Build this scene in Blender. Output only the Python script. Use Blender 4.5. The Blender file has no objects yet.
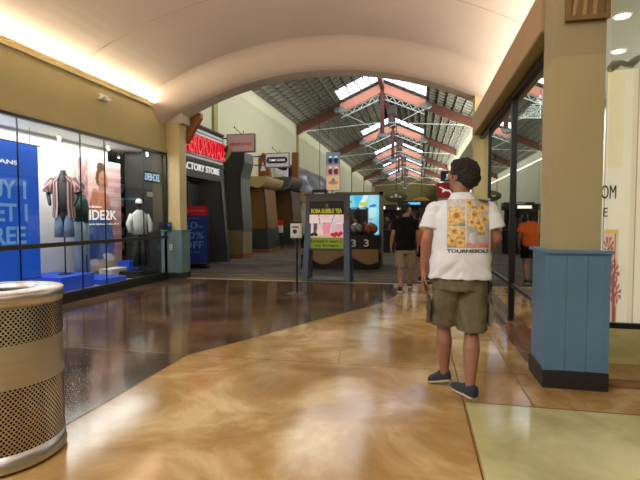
import bpy, bmesh, math, random
from mathutils import Vector, Matrix, noise
from mathutils.bvhtree import BVHTree
random.seed(7)
PI = math.pi
SC = bpy.context.scene
COL = SC.collection
SC.view_settings.view_transform = 'Standard'
SC.view_settings.look = 'None'
SC.view_settings.exposure = 0.0

# ------------------------------------------------------------------ colour
def lin(c):
    c = c / 255.0
    return c / 12.92 if c <= 0.04045 else ((c + 0.055) / 1.055) ** 2.4
def C(r, g, b, a=1.0):
    return (lin(r), lin(g), lin(b), a)

# ------------------------------------------------------------------ materials
def new_mat(name):
    m = bpy.data.materials.new(name)
    m.use_nodes = True
    nt = m.node_tree
    nt.nodes.clear()
    out = nt.nodes.new('ShaderNodeOutputMaterial')
    return m, nt, out
def mat(name, rgb, rough=0.6, metal=0.0, var=0.0, vscale=6.0, bump=0.0, bscale=40.0, spec=0.5,
        emit=None, estr=0.0, coat=0.0, rgb2=None, stretch=None):
    m, nt, out = new_mat(name)
    p = nt.nodes.new('ShaderNodeBsdfPrincipled')
    nt.links.new(p.outputs[0], out.inputs[0])
    c = C(*rgb)
    p.inputs['Base Color'].default_value = c
    p.inputs['Roughness'].default_value = rough
    p.inputs['Metallic'].default_value = metal
    p.inputs['Specular IOR Level'].default_value = spec
    if coat:
        p.inputs['Coat Weight'].default_value = coat
        p.inputs['Coat Roughness'].default_value = 0.08
    tc = nt.nodes.new('ShaderNodeTexCoord')
    vec = tc.outputs['Object']
    if stretch:
        mp = nt.nodes.new('ShaderNodeMapping')
        mp.inputs['Scale'].default_value = stretch
        nt.links.new(vec, mp.inputs[0]); vec = mp.outputs[0]
    if var or rgb2:
        n = nt.nodes.new('ShaderNodeTexNoise')
        n.inputs['Scale'].default_value = vscale
        n.inputs['Detail'].default_value = 5.0
        nt.links.new(vec, n.inputs[0])
        r = nt.nodes.new('ShaderNodeValToRGB')
        if rgb2:
            a, b = c, C(*rgb2)
        else:
            a = tuple(max(0, x * (1 - var)) for x in c[:3]) + (1,)
            b = tuple(min(1, x * (1 + var)) for x in c[:3]) + (1,)
        r.color_ramp.elements[0].color = a; r.color_ramp.elements[0].position = 0.32
        r.color_ramp.elements[1].color = b; r.color_ramp.elements[1].position = 0.68
        nt.links.new(n.outputs[0], r.inputs[0])
        nt.links.new(r.outputs[0], p.inputs['Base Color'])
    if bump:
        n2 = nt.nodes.new('ShaderNodeTexNoise')
        n2.inputs['Scale'].default_value = bscale
        n2.inputs['Detail'].default_value = 4.0
        nt.links.new(vec, n2.inputs[0])
        b = nt.nodes.new('ShaderNodeBump')
        b.inputs['Strength'].default_value = bump
        b.inputs['Distance'].default_value = 0.02
        nt.links.new(n2.outputs[0], b.inputs['Height'])
        nt.links.new(b.outputs[0], p.inputs['Normal'])
    if emit:
        p.inputs['Emission Color'].default_value = C(*emit)
        p.inputs['Emission Strength'].default_value = estr
    return m
def paint_mat(name, rough=0.5, emit=0.0, spec=0.3):
    """colour comes from the mesh's own colour attribute"""
    m, nt, out = new_mat(name)
    p = nt.nodes.new('ShaderNodeBsdfPrincipled')
    a = nt.nodes.new('ShaderNodeVertexColor'); a.layer_name = 'paint'
    nt.links.new(a.outputs[0], p.inputs['Base Color'])
    p.inputs['Roughness'].default_value = rough
    p.inputs['Specular IOR Level'].default_value = spec
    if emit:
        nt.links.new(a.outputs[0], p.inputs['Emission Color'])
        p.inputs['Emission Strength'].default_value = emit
    nt.links.new(p.outputs[0], out.inputs[0])
    return m
def glass_mat(name, tint=(0.93, 0.96, 0.95), ior=1.5, boost=0.0, rough=0.0):
    m, nt, out = new_mat(name)
    t = nt.nodes.new('ShaderNodeBsdfTransparent'); t.inputs[0].default_value = tint + (1,)
    g = nt.nodes.new('ShaderNodeBsdfGlossy'); g.inputs['Roughness'].default_value = rough
    g.inputs[0].default_value = (0.95, 0.97, 0.95, 1)
    f = nt.nodes.new('ShaderNodeLayerWeight'); f.inputs[0].default_value = 0.5
    pw = nt.nodes.new('ShaderNodeMath'); pw.operation = 'POWER'; pw.inputs[1].default_value = 4.0
    nt.links.new(f.outputs['Facing'], pw.inputs[0])
    mx = nt.nodes.new('ShaderNodeMixShader')
    add = nt.nodes.new('ShaderNodeMath'); add.operation = 'ADD'; add.use_clamp = True
    add.inputs[1].default_value = boost
    nt.links.new(pw.outputs[0], add.inputs[0])
    nt.links.new(add.outputs[0], mx.inputs[0])
    nt.links.new(t.outputs[0], mx.inputs[1]); nt.links.new(g.outputs[0], mx.inputs[2])
    nt.links.new(mx.outputs[0], out.inputs[0])
    return m
def emis_mat(name, rgb, s):
    m, nt, out = new_mat(name)
    e = nt.nodes.new('ShaderNodeEmission'); e.inputs[0].default_value = C(*rgb); e.inputs[1].default_value = s
    nt.links.new(e.outputs[0], out.inputs[0])
    return m
def floor_mat(name, a, b, c3, rough=0.1, sc=1.1, bumps=0.03):
    """stained polished concrete: three colours of cloudy mottling, glossy top"""
    m, nt, out = new_mat(name)
    p = nt.nodes.new('ShaderNodeBsdfPrincipled')
    tc = nt.nodes.new('ShaderNodeTexCoord')
    n = nt.nodes.new('ShaderNodeTexNoise'); n.inputs['Scale'].default_value = sc
    n.inputs['Detail'].default_value = 9; n.inputs['Roughness'].default_value = 0.62
    n.inputs['Distortion'].default_value = 0.55
    nt.links.new(tc.outputs['Object'], n.inputs[0])
    r = nt.nodes.new('ShaderNodeValToRGB')
    r.color_ramp.elements[0].position = 0.36; r.color_ramp.elements[0].color = C(*a)
    r.color_ramp.elements[1].position = 0.63; r.color_ramp.elements[1].color = C(*c3)
    e = r.color_ramp.elements.new(0.5); e.color = C(*b)
    nt.links.new(n.outputs[0], r.inputs[0])
    nt.links.new(r.outputs[0], p.inputs['Base Color'])
    n2 = nt.nodes.new('ShaderNodeTexNoise'); n2.inputs['Scale'].default_value = 2.2; n2.inputs['Detail'].default_value = 6
    nt.links.new(tc.outputs['Object'], n2.inputs[0])
    mr = nt.nodes.new('ShaderNodeMapRange'); mr.inputs[3].default_value = rough * 0.6; mr.inputs[4].default_value = rough * 1.5
    nt.links.new(n2.outputs[0], mr.inputs[0]); nt.links.new(mr.outputs[0], p.inputs['Roughness'])
    b_ = nt.nodes.new('ShaderNodeBump'); b_.inputs['Strength'].default_value = bumps; b_.inputs['Distance'].default_value = 0.05
    nt.links.new(n2.outputs[0], b_.inputs['Height']); nt.links.new(b_.outputs[0], p.inputs['Normal'])
    p.inputs['Specular IOR Level'].default_value = 0.4
    nt.links.new(p.outputs[0], out.inputs[0])
    return m

M = {}
M['vault'] = mat('vault_plaster', (212, 196, 182), 0.85, var=0.03, vscale=1.2)
M['fascia'] = mat('fascia_olive_paint', (180, 168, 122), 0.8, var=0.03, vscale=2)
M['beam_pink'] = mat('beam_paint', (182, 156, 124), 0.8, var=0.03, vscale=2)
M['olive'] = mat('soffit_paint', (148, 132, 84), 0.8, var=0.03, vscale=2)
M['cream'] = mat('column_cream', (204, 190, 144), 0.7, var=0.03, vscale=2)
M['cream2'] = mat('column_upper', (162, 152, 124), 0.75, var=0.03, vscale=2)
M['colbeige'] = mat('column_beige', (172, 162, 126), 0.75, var=0.03, vscale=2)
M['blue'] = mat('wainscot_blue', (90, 128, 164), 0.5, var=0.06, vscale=3)
M['bluegrey'] = mat('wainscot_grey_blue', (104, 130, 136), 0.5, var=0.06, vscale=3)
M['black'] = mat('base_black', (34, 36, 38), 0.45)
M['frame'] = mat('frame_dark', (24, 24, 27), 0.35, metal=0.3)
M['rail'] = mat('rail_metal', (84, 76, 66), 0.4, metal=0.6)
M['hallwall'] = mat('hall_wall_paint', (196, 196, 170), 0.85, var=0.03, vscale=0.6)
M['strip'] = mat('wall_strip', (158, 150, 96), 0.8)
M['white'] = mat('white_paint', (222, 220, 214), 0.7, var=0.02)
M['storefloor'] = mat('store_floor', (176, 160, 136), 0.35, var=0.06)
M['glass'] = glass_mat('clear_glass', boost=0.02)
M['mirrorglass'] = glass_mat('reflective_glass', (0.82, 0.88, 0.86), boost=0.42)
M['lowglass'] = glass_mat('lower_reflective_glass', (0.6, 0.6, 0.52), boost=0.5)
M['frontglass'] = glass_mat('front_glass', (0.95, 0.97, 0.95), boost=0.03)
M['steel'] = mat('brushed_steel', (192, 192, 196), 0.34, metal=1.0, var=0.05, vscale=3, stretch=(1, 1, 30))
M['black_plastic'] = mat('black_plastic', (18, 18, 20), 0.4)
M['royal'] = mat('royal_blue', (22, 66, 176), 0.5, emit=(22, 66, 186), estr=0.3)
M['banner_blue'] = mat('banner_blue', (14, 84, 196), 0.55, emit=(10, 84, 206), estr=0.4)  # glow added to brighten the unlit banner cloth
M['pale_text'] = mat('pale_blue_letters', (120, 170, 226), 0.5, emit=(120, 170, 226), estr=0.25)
M['white_text'] = mat('white_letters', (240, 240, 240), 0.5, emit=(240, 240, 240), estr=0.4)
M['white_dull'] = mat('white_letters_dull', (215, 213, 208), 0.6)
M['black_text'] = mat('black_letters', (20, 20, 22), 0.6)
M['red_sign'] = mat('red_letters', (224, 8, 34), 0.4, emit=(245, 8, 40), estr=0.32)
M['navy'] = mat('navy_panel', (26, 29, 44), 0.5)
M['charcoal'] = mat('charcoal_panel', (66, 66, 62), 0.7, var=0.08)
M['darkpanel'] = mat('dark_sign_panel', (30, 31, 34), 0.5)
M['tan_block'] = mat('tan_block', (128, 112, 84), 0.8, var=0.06)
M['wood'] = mat('wood_skirting', (136, 80, 34), 0.5, var=0.1, vscale=12)
M['gold'] = mat('gold_brown_wall', (116, 76, 24), 0.6, var=0.06, stretch=(1, 1, 0.2))
M['brown'] = mat('brown_wall', (84, 52, 20), 0.6, var=0.06)
M['rust'] = mat('rust_perforated', (120, 66, 28), 0.6, var=0.25, vscale=30)
M['teal_dark'] = mat('dark_teal_wainscot', (40, 46, 46), 0.6)
M['canopy_cream'] = mat('canopy_cream', (172, 148, 104), 0.6)
M['canopy_grey'] = mat('canopy_grey', (72, 74, 72), 0.5)
M['pinkboard'] = mat('pink_sign_board', (206, 172, 172), 0.5, emit=(206, 172, 172), estr=0.1)
M['whiteboard'] = mat('white_sign_board', (198, 196, 204), 0.5, emit=(198, 196, 204), estr=0.1)
M['signframe'] = mat('sign_frame', (108, 104, 104), 0.5)
M['maroon'] = mat('maroon_timber', (92, 50, 36), 0.6, var=0.12, vscale=3)
M['salmon'] = mat('salmon_lit_timber', (190, 124, 98), 0.6, var=0.08, vscale=3, emit=(206, 134, 104), estr=0.15)  # maroon timber coloured and glowing as if skylit; also a kiosk roof
M['deck'] = mat('roof_deck', (92, 92, 78), 0.7, var=0.12, vscale=1.5)
M['purlin'] = mat('purlin_paint', (132, 132, 118), 0.6)
M['purlin_d'] = mat('roof_rib_paint', (70, 68, 58), 0.7)
M['trusswhite'] = mat('truss_white', (196, 200, 192), 0.6)
M['discgrey'] = mat('disc_grey', (122, 124, 114), 0.6)
M['sky'] = emis_mat('skylight_glow', (222, 232, 255), 4.2)
M['duct'] = mat('duct_grey', (92, 82, 76), 0.6)
M['kiosk'] = mat('kiosk_slate', (72, 74, 80), 0.5)
M['kiosk_leg'] = mat('kiosk_leg_blue', (66, 82, 108), 0.45)
M['booth_tan'] = mat('booth_tan', (146, 116, 78), 0.5)
M['boothframe'] = mat('booth_frame', (136, 132, 108), 0.6)
M['lime'] = mat('lime_panel', (138, 164, 42), 0.5, emit=(138, 164, 42), estr=0.12)
M['paint'] = paint_mat('painted_print', 0.55, 0.0)
M['paint_glow'] = paint_mat('glowing_print', 0.5, 0.45)  # added glow in the print colour, hoarding and posters alike
M['paint_cloth'] = paint_mat('shirt_print', 0.9, 0.0, spec=0.1)
M['skin'] = mat('skin', (150, 106, 84), 0.55, var=0.07, vscale=12)
M['skin_leg'] = mat('skin_far', (150, 106, 84), 0.55, var=0.06, vscale=10)
M['skin_dark'] = mat('skin_tan', (146, 102, 82), 0.55, var=0.06, vscale=10)
M['hair_dark'] = mat('hair_dark', (30, 22, 18), 0.75, var=0.5, vscale=45, bump=0.9, bscale=70)
M['hair_brown'] = mat('hair_brown', (34, 24, 20), 0.75, var=0.5, vscale=45, bump=0.9, bscale=70)
M['tee_white'] = mat('tee_white', (222, 228, 240), 0.9, bump=0.6, bscale=7, spec=0.15)
M['tee_black'] = mat('tee_black', (14, 13, 16), 0.9, bump=0.35, bscale=12, spec=0.15)
M['tee_orange'] = mat('tee_orange', (206, 98, 36), 0.9, bump=0.35, bscale=12, spec=0.15)
M['cargo'] = mat('cargo_olive', (108, 102, 84), 0.9, var=0.1, vscale=14, bump=0.6, bscale=16, spec=0.1)
M['khaki'] = mat('khaki_cloth', (134, 118, 98), 0.9, var=0.08, vscale=14, bump=0.5, bscale=16, spec=0.1)
M['shoe_navy'] = mat('shoe_canvas', (44, 50, 66), 0.85, var=0.15, vscale=60)
M['shoe_sole'] = mat('shoe_sole', (176, 160, 136), 0.7)
M['shoe_white'] = mat('shoe_white', (206, 204, 200), 0.7)
M['eyewhite'] = mat('eye', (220, 215, 208), 0.3)
M['denim'] = mat('denim', (96, 116, 146), 0.9, var=0.15, vscale=20)
M['denim_pale'] = mat('denim_pale', (138, 158, 176), 0.9, var=0.15, vscale=20)
M['mannequin'] = mat('mannequin_black', (24, 24, 26), 0.4)
M['tank'] = mat('tank_top', (52, 52, 50), 0.9)
M['darkgreen'] = mat('dark_green_knit', (36, 62, 56), 0.9)
M['clotheswhite'] = mat('pale_cloth', (190, 192, 188), 0.9)
M['shadowbox'] = mat('dark_interior', (26, 24, 24), 0.8)
M['lit_white'] = emis_mat('lit_white', (255, 246, 230), 5.0)
M['lit_sign'] = emis_mat('reflected_blue_white', (190, 220, 255), 1.2)  # glow of the letters that stand in for a mirrored sign
M['spot'] = emis_mat('spot_lens', (255, 244, 225), 9.0)
M['ornament'] = mat('ornament_wood', (124, 98, 58), 0.6, var=0.1, vscale=10)
M['ornament2'] = mat('ornament_slat', (160, 134, 88), 0.6)
M['yellow'] = mat('ochre_sign', (190, 140, 26), 0.5, emit=(190, 140, 26), estr=0.15)
M['redpanel'] = mat('red_panel', (150, 22, 30), 0.5, emit=(170, 20, 30), estr=0.2)
M['navysign'] = mat('navy_sign_panel', (24, 26, 48), 0.5, emit=(24, 26, 48), estr=0.1)
M['greensign'] = mat('olive_green_sign', (92, 94, 56), 0.6, var=0.2, vscale=6)

def stripes_mat():
    m, nt, out = new_mat('plaid_shirt')
    p = nt.nodes.new('ShaderNodeBsdfPrincipled'); p.inputs['Roughness'].default_value = 0.9
    tc = nt.nodes.new('ShaderNodeTexCoord')
    w = nt.nodes.new('ShaderNodeTexWave'); w.bands_direction = 'Y'; w.inputs['Scale'].default_value = 9; w.inputs['Distortion'].default_value = 0.6
    r = nt.nodes.new('ShaderNodeValToRGB')
    r.color_ramp.elements[0].color = C(112, 62, 66); r.color_ramp.elements[1].color = C(196, 170, 164)
    e = r.color_ramp.elements.new(0.55); e.color = C(140, 104, 106)
    nt.links.new(tc.outputs['Object'], w.inputs[0]); nt.links.new(w.outputs[0], r.inputs[0])
    nt.links.new(r.outputs[0], p.inputs[0]); nt.links.new(p.outputs[0], out.inputs[0])
    return m
M['plaid'] = stripes_mat()

def plank_mat():
    """printed plank carpet: narrow strips across the hall in mixed greys, browns and teal"""
    m, nt, out = new_mat('plank_carpet')
    p = nt.nodes.new('ShaderNodeBsdfPrincipled'); p.inputs['Roughness'].default_value = 0.75
    p.inputs['Specular IOR Level'].default_value = 0.25
    tc = nt.nodes.new('ShaderNodeTexCoord')
    b = nt.nodes.new('ShaderNodeTexBrick')
    b.inputs['Scale'].default_value = 1.0; b.inputs['Brick Width'].default_value = 1.1; b.inputs['Row Height'].default_value = 0.17
    b.inputs['Mortar Size'].default_value = 0.0; b.inputs['Color1'].default_value = (0, 0, 0, 1); b.inputs['Color2'].default_value = (1, 1, 1, 1)
    b.inputs['Mortar'].default_value = (0.4, 0.4, 0.4, 1)
    nt.links.new(tc.outputs['Object'], b.inputs[0])
    r = nt.nodes.new('ShaderNodeValToRGB'); r.color_ramp.interpolation = 'CONSTANT'
    cols = [(76, 68, 60), (98, 86, 74), (62, 56, 52), (90, 80, 70), (62, 80, 82), (84, 72, 62), (106, 92, 78), (72, 66, 58)]
    els = r.color_ramp.elements
    els[0].color = C(*cols[0]); els[1].position = 1 / 8; els[1].color = C(*cols[1])
    for i in range(2, 8):
        e = els.new(i / 8); e.color = C(*cols[i])
    nt.links.new(b.outputs[0], r.inputs[0]); nt.links.new(r.outputs[0], p.inputs[0])
    nt.links.new(p.outputs[0], out.inputs[0])
    return m
M['plank'] = plank_mat()

def perf_mat():
    """staggered round holes; UV in metres (around, up)"""
    m, nt, out = new_mat('perforated_steel')
    p = nt.nodes.new('ShaderNodeBsdfPrincipled')
    p.inputs['Metallic'].default_value = 1.0; p.inputs['Roughness'].default_value = 0.28
    uv = nt.nodes.new('ShaderNodeUVMap'); uv.uv_map = 'UVMap'
    sep = nt.nodes.new('ShaderNodeSeparateXYZ'); nt.links.new(uv.outputs[0], sep.inputs[0])
    def mth(op, a, b=None):
        n = nt.nodes.new('ShaderNodeMath'); n.operation = op
        for i, v in enumerate((a, b)):
            if v is None: continue
            if isinstance(v, (int, float)): n.inputs[i].default_value = v
            else: nt.links.new(v, n.inputs[i])
        return n.outputs[0]
    def lattice(ou, ov, du, dv):
        x = mth('SUBTRACT', mth('FRACT', mth('DIVIDE', mth('ADD', sep.outputs[0], ou + 10), du)), 0.5)
        y = mth('SUBTRACT', mth('FRACT', mth('DIVIDE', mth('ADD', sep.outputs[1], ov + 10), dv)), 0.5)
        x = mth('MULTIPLY', x, du); y = mth('MULTIPLY', y, dv)
        return mth('SQRT', mth('ADD', mth('MULTIPLY', x, x), mth('MULTIPLY', y, y)))
    du, dv = 0.024, 0.029
    d = mth('MINIMUM', lattice(0, 0, du, dv), lattice(du / 2, dv / 2, du, dv))
    hole = mth('LESS_THAN', d, 0.0062)
    mx = nt.nodes.new('ShaderNodeMix'); mx.data_type = 'RGBA'
    nt.links.new(hole, mx.inputs[0]); mx.inputs[6].default_value = C(188, 188, 192); mx.inputs[7].default_value = (0.004, 0.004, 0.004, 1)
    nt.links.new(mx.outputs[2], p.inputs['Base Color'])
    nt.links.new(mth('SUBTRACT', 1.0, hole), p.inputs['Metallic'])
    nt.links.new(mth('ADD', mth('MULTIPLY', hole, 0.6), 0.26), p.inputs['Roughness'])
    nt.links.new(mth('SUBTRACT', 0.5, mth('MULTIPLY', hole, 0.5)), p.inputs['Specular IOR Level'])
    nt.links.new(p.outputs[0], out.inputs[0])
    return m
M['perf'] = perf_mat()

M['floor_tan'] = floor_mat('floor_tan', (140, 108, 62), (170, 136, 84), (204, 180, 132), 0.13)
M['floor_dark'] = floor_mat('floor_dark', (54, 42, 34), (74, 58, 44), (98, 78, 56), 0.11)
M['floor_mid'] = floor_mat('floor_mid', (66, 50, 38), (88, 68, 50), (116, 92, 66), 0.10)
M['floor_green'] = floor_mat('floor_green', (168, 164, 112), (188, 184, 134), (204, 202, 156), 0.13)
M['floor_brown'] = floor_mat('floor_brown', (100, 70, 42), (122, 90, 56), (144, 110, 74), 0.15)
M['joint'] = mat('floor_joint', (88, 62, 36), 0.6)

# ------------------------------------------------------------------ mesh builder
class MB:
    def __init__(s):
        s.v = []; s.f = []; s.uv = {}; s.mi = []
        s.cur = 0
    def add(s, vs, fs):
        o = len(s.v); s.v += [tuple(v) for v in vs]
        s.f += [tuple(i + o for i in f) for f in fs]; s.mi += [s.cur] * len(fs)
        return s
    def box(s, x0, x1, y0, y1, z0, z1):
        return s.add([(x0, y0, z0), (x1, y0, z0), (x1, y1, z0), (x0, y1, z0), (x0, y0, z1), (x1, y0, z1), (x1, y1, z1), (x0, y1, z1)],
                     [(0, 3, 2, 1), (4, 5, 6, 7), (0, 1, 5, 4), (1, 2, 6, 5), (2, 3, 7, 6), (3, 0, 4, 7)])
    def bar(s, a, b, w, h=None, up=(0, 0, 1)):
        """rectangular bar from a to b"""
        h = h or w
        a = Vector(a); b = Vector(b); d = (b - a).normalized()
        u = Vector(up)
        if abs(d.dot(u)) > 0.98: u = Vector((0, 1, 0))
        sx = d.cross(u).normalized() * (w / 2); sz = sx.cross(d).normalized() * (h / 2)
        vs = [p + i * sx + j * sz for p in (a, b) for i, j in ((-1, -1), (1, -1), (1, 1), (-1, 1))]
        return s.add(vs, [(0, 1, 2, 3), (7, 6, 5, 4), (0, 4, 5, 1), (1, 5, 6, 2), (2, 6, 7, 3), (3, 7, 4, 0)])
    def tube(s, pts, rads, n=12, caps=True):
        pts = [Vector(p) for p in pts]
        if not isinstance(rads, (list, tuple)): rads = [rads] * len(pts)
        rings = []
        ref = None
        for i, p in enumerate(pts):
            d = (pts[min(i + 1, len(pts) - 1)] - pts[max(i - 1, 0)]).normalized()
            if ref is None:
                ref = Vector((1, 0, 0)) if abs(d.x) < 0.9 else Vector((0, 1, 0))
            a = (ref - d * ref.dot(d)).normalized(); b = d.cross(a); ref = a
            r = rads[i]
            ra, rb = r if isinstance(r, (tuple, list)) else (r, r)
            rings.append([p + a * ra * math.cos(2 * PI * k / n) + b * rb * math.sin(2 * PI * k / n) for k in range(n)])
        return s.loft(rings, caps)
    def loft(s, rings, caps=True):
        n = len(rings[0]); o = []
        fs = []
        for i in range(len(rings) - 1):
            for k in range(n):
                fs.append((i * n + k, i * n + (k + 1) % n, (i + 1) * n + (k + 1) % n, (i + 1) * n + k))
        if caps:
            fs.append(tuple(range(n))[::-1]); fs.append(tuple((len(rings) - 1) * n + k for k in range(n)))
        return s.add([v for r in rings for v in r], fs)
    def rings(s, rs, n=24, caps=True, pw=2.0):
        """rs: (cx,cy,z,rx,ry) horizontal super-ellipse rings"""
        out = []
        for cx, cy, z, rx, ry in rs:
            ring = []
            for k in range(n):
                t = 2 * PI * k / n; c, q = math.cos(t), math.sin(t)
                ring.append((cx + rx * math.copysign(abs(c) ** (2 / pw), c), cy + ry * math.copysign(abs(q) ** (2 / pw), q), z))
            out.append(ring)
        return s.loft(out, caps)
    def capsule(s, a, b, ra, rb, n=14):
        a = Vector(a); b = Vector(b); d = (b - a).normalized()
        pts = []; rr = []
        for t in (-90, -60, -30):
            q = math.radians(t); pts.append(a + d * ra * math.sin(q)); rr.append(max(ra * math.cos(q), 0.0005))
        pts += [a, b]; rr += [ra, rb]
        for t in (30, 60, 90):
            q = math.radians(t); pts.append(b + d * rb * math.sin(q)); rr.append(max(rb * math.cos(q), 0.0005))
        return s.tube(pts, rr, n)
    def chain(s, pts, rads, n=14):
        for i in range(len(pts) - 1): s.capsule(pts[i], pts[i + 1], rads[i], rads[i + 1], n)
        return s
    def ball(s, c, r, n=16, m=10, rot=None):
        rx, ry, rz = r if isinstance(r, (tuple, list)) else (r, r, r)
        rs = []
        for i in range(m + 1):
            t = PI * i / m - PI / 2
            ct = max(math.cos(t), 0.001)
            rs.append([Vector((rx * ct * math.cos(2 * PI * k / n), ry * ct * math.sin(2 * PI * k / n), rz * math.sin(t))) for k in range(n)])
        if rot is not None: rs = [[rot @ v for v in r_] for r_ in rs]
        c = Vector(c)
        return s.loft([[v + c for v in r_] for r_ in rs])
    def lathe(s, prof, c=(0, 0, 0), n=48):
        return s.rings([(c[0], c[1], c[2] + z, r, r) for r, z in prof], n)
    def poly(s, pts2, z0, z1):
        n = len(pts2)
        vs = [(x, y, z0) for x, y in pts2] + [(x, y, z1) for x, y in pts2]
        fs = [tuple(range(n))[::-1], tuple(range(n, 2 * n))] + [(i, (i + 1) % n, (i + 1) % n + n, i + n) for i in range(n)]
        return s.add(vs, fs)
    def prism(s, pts, off):
        """closed 3-D outline pushed by off"""
        n = len(pts); off = Vector(off)
        vs = [Vector(p) for p in pts] + [Vector(p) + off for p in pts]
        fs = [tuple(range(n))[::-1], tuple(range(n, 2 * n))] + [(i, (i + 1) % n, (i + 1) % n + n, i + n) for i in range(n)]
        return s.add(vs, fs)
    def xf(s, mtx):
        s.v = [tuple(mtx @ Vector(v)) for v in s.v]; return s
    def build(s, name, m, parent=None, smooth=False, bevel=0.0, flip=False):
        me = bpy.data.meshes.new(name)
        me.from_pydata(s.v, [], s.f)
        bm = bmesh.new(); bm.from_mesh(me)
        bmesh.ops.recalc_face_normals(bm, faces=bm.faces)
        if bevel:
            bmesh.ops.bevel(bm, geom=list(bm.edges), offset=bevel, segments=2, affect='EDGES', profile=0.7)
        bm.to_mesh(me); bm.free()
        ms = m if isinstance(m, (list, tuple)) else [m]
        for q in ms: me.materials.append(q if not isinstance(q, str) else M[q])
        if len(ms) > 1 and not bevel:
            for p_, i in zip(me.polygons, s.mi): p_.material_index = i
        if smooth:
            for p_ in me.polygons: p_.use_smooth = True
        o = bpy.data.objects.new(name, me)
        COL.objects.link(o)
        if parent is not None:
            o.parent = parent
        return o

def tag(o, label=None, cat=None, group=None, kind=None):
    if label: o['label'] = label
    if cat: o['category'] = cat
    if group: o['group'] = group
    if kind: o['kind'] = kind
    return o
def thing(name, label, cat, loc=(0, 0, 0), rz=0.0, group=None):
    o = bpy.data.objects.new(name, None); COL.objects.link(o)
    o.empty_display_size = 0.1
    o.location = loc; o.rotation_euler = (0, 0, rz)
    return tag(o, label, cat, group)
def struct(o):
    o['kind'] = 'structure'; return o
def W(o, loc, rz=0.0):
    return Matrix.Translation(Vector(loc)) @ Matrix.Rotation(rz, 4, 'Z')

def dup(root, loc, rz=None, label=None):
    r = root.copy(); COL.objects.link(r); r.location = loc
    if rz is not None: r.rotation_euler = (0, 0, rz)
    if label: r['label'] = label
    for ch in list(root.children):
        c = ch.copy(); COL.objects.link(c); c.parent = r
        for g in ch.children:
            d = g.copy(); COL.objects.link(d); d.parent = c
    return r

def remesh(o, voxel, smooth=6, fac=0.5):
    md = o.modifiers.new('r', 'REMESH'); md.mode = 'VOXEL'; md.voxel_size = voxel; md.use_smooth_shade = True
    if smooth:
        sm = o.modifiers.new('s', 'SMOOTH'); sm.factor = fac; sm.iterations = smooth
    dg = bpy.context.evaluated_depsgraph_get(); dg.update()
    me = bpy.data.meshes.new_from_object(o.evaluated_get(dg), depsgraph=dg)
    old = o.data; mats = list(old.materials)
    o.modifiers.clear(); o.data = me; me.name = old.name
    me.materials.clear()
    for q in mats: me.materials.append(q)
    for p_ in me.polygons: p_.use_smooth = True; p_.material_index = 0
    return o

# text made into a flat mesh; returned in metres, x to the right, y up, then placed by a frame
def text_mesh(txt, height, depth=0.004, bold=0.0, width=None, align='LEFT', shear=0.0, flipx=False):
    cu = bpy.data.curves.new('t', 'FONT'); cu.body = txt; cu.size = 1.0; cu.extrude = 0.0; cu.offset = bold
    cu.shear = shear; cu.resolution_u = 3
    ob = bpy.data.objects.new('t', cu); COL.objects.link(ob)
    dg = bpy.context.evaluated_depsgraph_get(); dg.update()
    me = bpy.data.meshes.new_from_object(ob.evaluated_get(dg), depsgraph=dg)
    bpy.data.objects.remove(ob)
    vs = [v.co.copy() for v in me.vertices]; fs = [tuple(p.vertices) for p in me.polygons]
    bpy.data.meshes.remove(me)
    if not vs: return [], []
    x0 = min(v.x for v in vs); x1 = max(v.x for v in vs); y0 = min(v.y for v in vs); y1 = max(v.y for v in vs)
    sy = height / (y1 - y0); sx = sy if width is None else width / (x1 - x0)
    out = []
    w = (x1 - x0) * sx
    for v in vs:
        x = (v.x - x0) * sx; y = (v.y - y0) * sy
        if align == 'CENTER': x -= w / 2
        if flipx: x = -x
        out.append((x, y))
    bm_e = {}
    for f in fs:
        for i in range(len(f)):
            a, b = f[i], f[(i + 1) % len(f)]
            k = (min(a, b), max(a, b)); bm_e[k] = bm_e.get(k, 0) + 1
    n = len(out)
    vv = [(x, y, 0) for x, y in out] + [(x, y, depth) for x, y in out]
    ff = [tuple(reversed(f)) for f in fs] + [tuple(i + n for i in f) for f in fs]
    for (a, b), c in bm_e.items():
        if c == 1: ff.append((a, b, b + n, a + n))
    return vv, ff
def frame_mtx(origin, right, up):
    r = Vector(right).normalized(); u = Vector(up).normalized(); nrm = r.cross(u)
    m = Matrix((r, u, nrm)).transposed().to_4x4()
    m.translation = Vector(origin)
    return m
def text(name, txt, height, origin, right, up, m, parent=None, **kw):
    vs, fs = text_mesh(txt, height, **kw)
    b = MB(); b.add(vs, fs); b.xf(frame_mtx(origin, right, up))
    return b.build(name, m, parent)

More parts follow.
